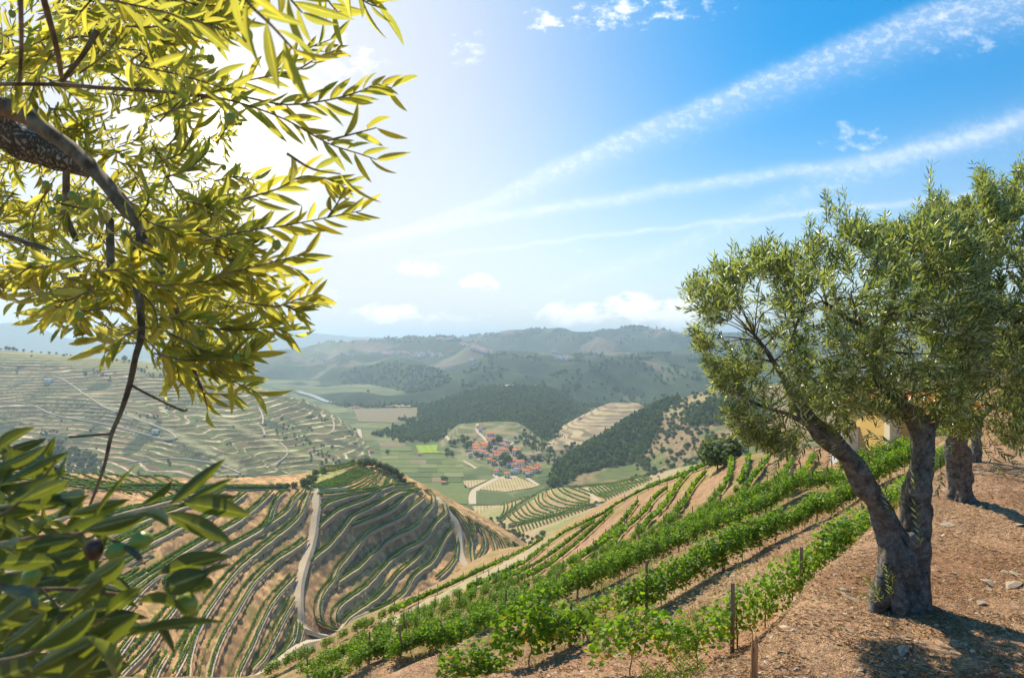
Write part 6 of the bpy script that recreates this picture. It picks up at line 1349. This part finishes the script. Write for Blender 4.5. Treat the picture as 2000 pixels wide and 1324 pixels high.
# ---------------------------------------------------------------- the near olive tree framing the left side
e = empty('olive_tree', (-1.9, 1.1, -2.6)); bx = np.array([-1.9, 1.1, -2.6]); tag(e, 'near olive tree whose backlit fruiting boughs hang across the upper left', 'olive tree')
tb_ = Bag(); limbs = [[(-900, 3400, 1.15, 150), (-880, 2200, 1.15, 120), (-760, 1100, 1.2, 105), (-500, 480, 1.3, 75), (-250, 210, 1.4, 52), (-60, 215, 1.45, 40), (20, 265, 1.5, 34), (90, 300, 1.52, 27), (150, 322, 1.54, 20), (176, 338, 1.55, 11)],
 [(-150, 170, 1.4, 26), (40, 220, 1.42, 18), (90, 255, 1.4, 14), (150, 300, 1.38, 14), (205, 355, 1.34, 14), (240, 400, 1.3, 15), (275, 450, 1.28, 10), (262, 520, 1.2, 9), (272, 580, 1.12, 8), (276, 650, 1.08, 7), (264, 700, 1.06, 6), (253, 752, 1.05, 5.5), (236, 805, 1.04, 4.5), (218, 848, 1.03, 4), (205, 905, 1.02, 3), (188, 955, 1.02, 2.5), (173, 992, 1.02, 2)],
 [(256, 752, 1.05, 3), (285, 768, 1.05, 2.6), (330, 790, 1.05, 2.6), (358, 802, 1.05, 2.5), (366, 799, 1.05, 2)], [(217, 847, 1.03, 2.5), (180, 850, 1.03, 2), (135, 854, 1.03, 2.2)],
 [(130, 335, 1.5, 7), (129, 380, 1.5, 7), (128, 420, 1.5, 8), (143, 455, 1.5, 6), (150, 470, 1.5, 6)], [(270, 450, 1.28, 8), (310, 520, 1.2, 6), (340, 590, 1.15, 5), (370, 690, 1.1, 4), (385, 740, 1.08, 4), (402, 770, 1.07, 3)],
 [(215, 430, 1.3, 7), (216, 500, 1.25, 7), (216, 545, 1.22, 5)], [(-50, 165, .9, 4), (100, 165, .92, 4), (200, 172, .95, 4), (300, 178, 1.0, 3.5), (420, 190, 1.0, 3.5)], [(75, -40, .8, 6), (110, 90, .85, 5), (120, 150, .9, 4)], [(40, -20, .62, 5), (42, 90, .64, 4), (38, 160, .66, 3)],
 [(190, 60, 1.0, 6), (160, 110, 1.0, 5), (120, 160, 1.02, 5)], [(-100, 420, 1.3, 8), (40, 470, 1.25, 5), (120, 500, 1.2, 4), (180, 560, 1.15, 3)]]
tw_ = Bag()
for k, l in enumerate(limbs): limb(tb_ if k == 0 else tw_, l, 26 if k < 2 else 7, .3 if k == 0 else .2, 80 if k < 2 else 16, 60+k, (14, 14, 14), rmin=.001)
tw_.V = [v-bx for v in tw_.V]; tw_.build('branches', M_twig, e, kind='stuff')
tb_.V = [v-bx for v in tb_.V]; tb_.build('trunk', M_bark, e)
g_ = np.random.default_rng(88); twigs = []
def tw(pts, D, k): twigs.append(([(x, y, D*(1+.02*i)) for i, (x, y) in enumerate(pts)], k))
tw([(300, 230), (380, 200), (450, 165), (520, 150), (560, 125), (600, 96), (645, 78)], .98, 26); tw([(520, 150), (575, 140), (625, 110), (655, 100)], .98, 12); tw([(480, 190), (560, 205), (640, 196), (700, 180), (735, 165), (765, 172)], .98, 24); tw([(400, 185), (480, 205), (560, 235), (640, 280), (700, 300), (735, 312)], .9, 20); tw([(640, 275), (690, 262), (735, 250)], .9, 5)
tw([(470, 390), (540, 370), (590, 345), (640, 350), (675, 362)], .98, 18); tw([(560, 300), (610, 330), (665, 340)], .7, 3); tw([(400, 470), (480, 452), (560, 440), (640, 425), (705, 412)], 1.0, 26); tw([(640, 425), (660, 395), (668, 378)], 1.0, 8)
tw([(420, 540), (500, 520), (560, 505), (595, 495)], 1.0, 16); tw([(420, 480), (500, 500), (590, 530)], 1.1, 12); tw([(470, 590), (540, 598), (580, 585), (610, 575)], 1.0, 18); tw([(560, 598), (590, 612)], 1.0, 5); tw([(400, 640), (470, 645), (530, 640), (572, 655)], 1.0, 18); tw([(300, 690), (370, 705), (430, 700), (492, 690)], .95, 20); tw([(330, 650), (400, 690), (440, 735), (500, 765)], .95, 16)
tw([(384, 738), (398, 770), (406, 800)], 1.0, 5); tw([(398, 768), (430, 770), (470, 768)], 1.0, 6); tw([(274, 640), (330, 650), (350, 740)], 1.0, 12); tw([(274, 640), (240, 660), (205, 690)], .95, 8); tw([(276, 655), (310, 690), (330, 740)], 1.0, 10); tw([(200, 600), (160, 625), (120, 640)], 1.1, 10); tw([(130, 560), (80, 575), (30, 590)], 1.2, 12); tw([(60, 520), (20, 545), (-20, 550)], 1.0, 8)
tw([(450, -60), (480, 0), (530, 50), (572, 96)], .5, 8); tw([(520, -60), (560, -10), (590, 25)], .6, 8); tw([(610, -60), (640, 0), (660, 24)], .9, 8); tw([(680, -50), (710, 0), (740, 15)], .85, 9); tw([(330, -30), (420, 20), (450, 60)], 1.1, 14); tw([(380, 60), (430, 75), (452, 40)], 1.3, 12)
for y in (20, 135): tw([(140+y, y-30), (260, y-10), (360, y+14), (440, y+40)], .7+.2*g_.random(), 12)
poly = [(-40, -40), (430, -40), (455, 60), (440, 150), (450, 260), (480, 330), (470, 420), (480, 500), (500, 560), (500, 660), (470, 720), (400, 730), (330, 715), (260, 670), (190, 655), (130, 630), (80, 580), (40, 545), (-40, 540)]
n_ = 0
while n_ < 600:
    x, y = g_.uniform(-40, 510), g_.uniform(-40, 735)
    if not inpoly([x], [y], poly)[0]: continue
    if vnoise([x/60.], [y/50.], seed=71)[0] < .34 or (170 < y < 420 and x < 330 and g_.random() < .45) or (150 < x < 240 and 330 < y < 430 and g_.random() < .6) or ((x-440)**2+(y-250)**2 < 100**2 and g_.random() < .9): continue
    D = 1.0+2.2*g_.random()**1.1; D = max(D, 1.6) if (x < 260 and 170 < y < 400) else D; a = g_.normal()*.6+(-.15 if x > 230 else 2.6 if g_.random() < .45 else -.2)+(.35 if y > 450 else 0); ln = g_.uniform(70, 150)/D**.6
    ln = max(ln, 55); cx_, cy_ = ln*cos(a), ln*sin(a); bnd = g_.uniform(-.2, .2)*ln
    twigs.append(([(x-cx_*.5, y-cy_*.5, D), (x+bnd*sin(a), y-bnd*cos(a), D*(1+g_.uniform(-.03, .03))), (x+cx_*.5, y+cy_*.5, D*(1+g_.uniform(-.06, .06)))], int(5+ln/11))); n_ += 1
wb = Bag(); LP, LD, LS, LL, LW = [], [], [], [], []
for pts, k in twigs:
    C = curve3(np.array([pt(*p_) for p_ in pts]), 16); tube(wb, C-bx, np.linspace(.0016, .0008, len(C)), 5)
    d = np.r_[0, np.cumsum(np.linalg.norm(np.diff(C, axis=0), axis=1))]; tt = np.linspace(.08, 1, k)*d[-1]; P = np.stack([np.interp(tt, d, C[:, c_]) for c_ in range(3)], 1); G_ = np.gradient(C, axis=0); T_ = unit(np.stack([np.interp(tt, d, G_[:, c_]) for c_ in range(3)], 1))
    sd = unit(np.cross(T_, [0, 1, 0]))*np.where(np.arange(k) % 2, 1, -1)[:, None]; sd[:, 1] += g_.normal(size=k)*.45; Dd = unit(T_*(.8+.4*g_.random(k))[:, None]+sd*(.35+.45*g_.random(k))[:, None]+g_.normal(size=(k, 3))*.1)
    L = .047*(.65+.6*g_.random(k)); LP.append(P); LD.append(Dd); LS.append(frames(Dd, pi/2+g_.normal(size=k)*.75, g_)); LL.append(L); LW.append(L*(.16+.07*g_.random(k)))
wb.build('twigs', M_twig, e, kind='stuff')
P, Dd, S_, L, Wd = [np.concatenate(a) for a in (LP, LD, LS, LL, LW)]; v = g_.random(len(P))*.95; vis_ = L/P[:, 1]; o_ = np.argsort(-vis_); big, rest = o_[:300], o_[300:]
leaf_objects(e, P[big], Dd[big], S_[big], L[big], Wd[big], M_olive_near, bx, v[big])
fb = Bag()
for k in range(3): r_i = rest[k::3]; leaf_mass(fb, P[r_i]-bx, Dd[r_i], S_[r_i], L[r_i], Wd[r_i], v[r_i], k)
fb.build('foliage', M_olive_near, e, kind='stuff')
for x, y, D in [(450, 232, .9), (385, 662, 1.0), (394, 655, 1.0), (375, 680, 1.05), (368, 672, 1.05), (150, 632, 1.05), (160, 628, 1.05), (155, 640, 1.03), (483, 70, .8), (62, 555, 1.1), (48, 556, 1.1), (85, 556, 1.15), (90, 362, 1.2), (115, 386, 1.25), (152, 390, 1.2), (185, 378, 1.2), (200, 430, 1.2), (540, 478, 1.0), (355, 520, 1.0), (442, 692, 1.0), (462, 700, 1.0), (333, 718, 1.0), (425, 700, 1.0), (415, 625, 1.0)]+[(g_.uniform(0, 470), g_.uniform(20, 640), g_.uniform(1.0, 1.9)) for _ in range(34)]:
    q_ = pt(x, y, D)-bx; obj('fruit', FRUIT, e, tuple(q_), (g_.uniform(-.3, .3), 0, 0), .0085)

# ---------------------------------------------------------------- dark leafy branch in the lower left corner
e = empty('olive_tree', (-1.1, .55, -1.75)); bx = np.array([-1.1, .55, -1.75]); tag(e, 'young olive tree whose dark leafy branches fill the lower left corner', 'olive tree')
tb_ = Bag()
for k, l in enumerate([[(-1900, 4600, .55, 60), (-1500, 3000, .56, 48), (-900, 1800, .57, 36), (-350, 1250, .56, 18), (-60, 1150, .55, 9), (60, 1150, .54, 6), (150, 1150, .53, 5), (230, 1160, .52, 4), (300, 1165, .51, 3)], [(-400, 1200, .56, 12), (-60, 1080, .54, 7), (60, 1050, .52, 5), (160, 1040, .51, 5), (230, 1012, .5, 4), (300, 995, .5, 3), (345, 985, .5, 2.5)], [(80, 1150, .53, 4), (110, 1180, .53, 4), (140, 1205, .52, 3.5), (180, 1250, .52, 3)], [(200, 1040, .5, 4), (222, 1055, .48, 5), (245, 1068, .47, 7), (268, 1085, .46, 9), (273, 1092, .46, 8)],
    [(-200, 1100, .5, 8), (-20, 1020, .5, 5), (60, 960, .5, 4), (110, 900, .5, 3)], [(-200, 1300, .48, 9), (0, 1290, .48, 6), (120, 1250, .48, 4), (230, 1190, .48, 3)]]): limb(tb_, l, 10, .12, 30, 90+k, (30, 30, 30), rk=.7, rmin=.0008)
tb_.V = [v_-bx for v_ in tb_.V]; tb_.build('branch', M_twig, e)
pl = [((330, 986), (443, 893), 22, .5), ((352, 986), (470, 922), 13, .5), ((345, 990), (460, 975), 18, .52), ((360, 982), (492, 1004), 34, .48), ((325, 1002), (462, 1056), 32, .47), ((160, 1036), (275, 1006), 34, .48), ((268, 1002), (346, 1024), 20, .5), ((178, 1020), (257, 902), 9, .55), ((275, 985), (328, 940), 16, .56), ((310, 1120), (448, 1080), 36, .45), ((318, 1150), (402, 1118), 44, .44), ((375, 1128), (452, 1104), 12, .46), ((350, 1160), (430, 1130), 22, .48),
 ((240, 1244), (444, 1192), 20, .44), ((235, 1228), (388, 1232), 14, .45), ((130, 1290), (282, 1190), 42, .42), ((178, 1262), (268, 1284), 22, .45), ((55, 1270), (172, 1188), 40, .42), ((-10, 880), (62, 832), 26, .5), ((-10, 915), (108, 872), 22, .5), ((0, 948), (128, 886), 22, .5), ((15, 985), (120, 922), 26, .46), ((40, 978), (153, 928), 24, .46), ((60, 975), (132, 952), 16, .5), ((108, 1012), (172, 966), 18, .5), ((-5, 1065), (72, 1068), 30, .44), ((50, 1070), (152, 1052), 30, .46), ((115, 1192), (216, 1122), 34, .45), ((150, 1145), (285, 1080), 34, .45), ((100, 1120), (190, 1100), 26, .5), ((0, 1010), (75, 1000), 20, .5), ((-10, 1100), (110, 1090), 36, .43), ((0, 1150), (60, 1190), 34, .45), ((-10, 1220), (70, 1165), 40, .42), ((5, 1262), (120, 1190), 30, .44), ((45, 1320), (185, 1250), 44, .42), ((120, 1330), (210, 1262), 50, .4), ((-20, 1330), (90, 1290), 50, .41), ((190, 1060), (200, 1130), 20, .5), ((300, 1215), (345, 1275), 14, .47), ((395, 1160), (408, 1140), 10, .45), ((385, 1195), (352, 1235), 14, .47), ((225, 1330), (190, 1240), 34, .42), ((268, 1175), (398, 1170), 30, .47), ((205, 1200), (280, 1150), 30, .48)]
P, Dd, S_, L, Wd = [], [], [], [], []
for (x0, y0), (x1, y1), wpx, D in pl:
    D2 = D*(1+g_.uniform(-.08, .08)); a_ = pt(x0, y0, D); b_ = pt(x1, y1, D2); d = b_-a_; l_ = np.linalg.norm(d); P.append(a_); Dd.append(d/l_); L.append(l_); Wd.append(wpx*D/F*1.15); S_.append(frames((d/l_)[None], np.array([pi/2+g_.normal()*.25]), g_)[0])
n_ = 0
cp = [(-30, 850), (90, 880), (120, 960), (190, 1000), (200, 1060), (230, 1130), (250, 1200), (230, 1324), (-30, 1340)]
while n_ < 190:
    x, y = g_.uniform(-30, 270), g_.uniform(850, 1340)
    if not inpoly([x], [y], cp)[0]: continue
    D = g_.uniform(.5, .85); a = g_.normal()*.6+.25; a_ = pt(x, y, D); d = np.array([cos(a), g_.normal()*.25, sin(a)]); d /= np.linalg.norm(d); P.append(a_-d*.02); Dd.append(d); l_ = g_.uniform(.035, .055); L.append(l_); Wd.append(l_*g_.uniform(.2, .3)); S_.append(frames(d[None], np.array([pi/2+g_.normal()*.6]), g_)[0]); n_ += 1
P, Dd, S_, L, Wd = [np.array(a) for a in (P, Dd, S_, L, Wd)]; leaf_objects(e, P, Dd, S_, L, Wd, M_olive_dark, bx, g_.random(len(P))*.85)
for x, y, r_, me_, rot in [(275, 1055, 23, FRUIT, (0, 1.3, 0)), (228, 1076, 22, FRUIT, (0, 1.2, 0)), (184, 1072, 23, FRUITD, (0, .1, 0)), (366, 1178, 24, FRUIT, (0, -.5, 0)), (352, 1108, 22, FRUIT, (0, .6, 0)), (60, 1128, 22, FRUIT, (0, .3, 0))]:
    D = .47; q_ = pt(x, y, D)-bx; o = obj('fruit', me_, e, tuple(q_), rot, r_*D/F)
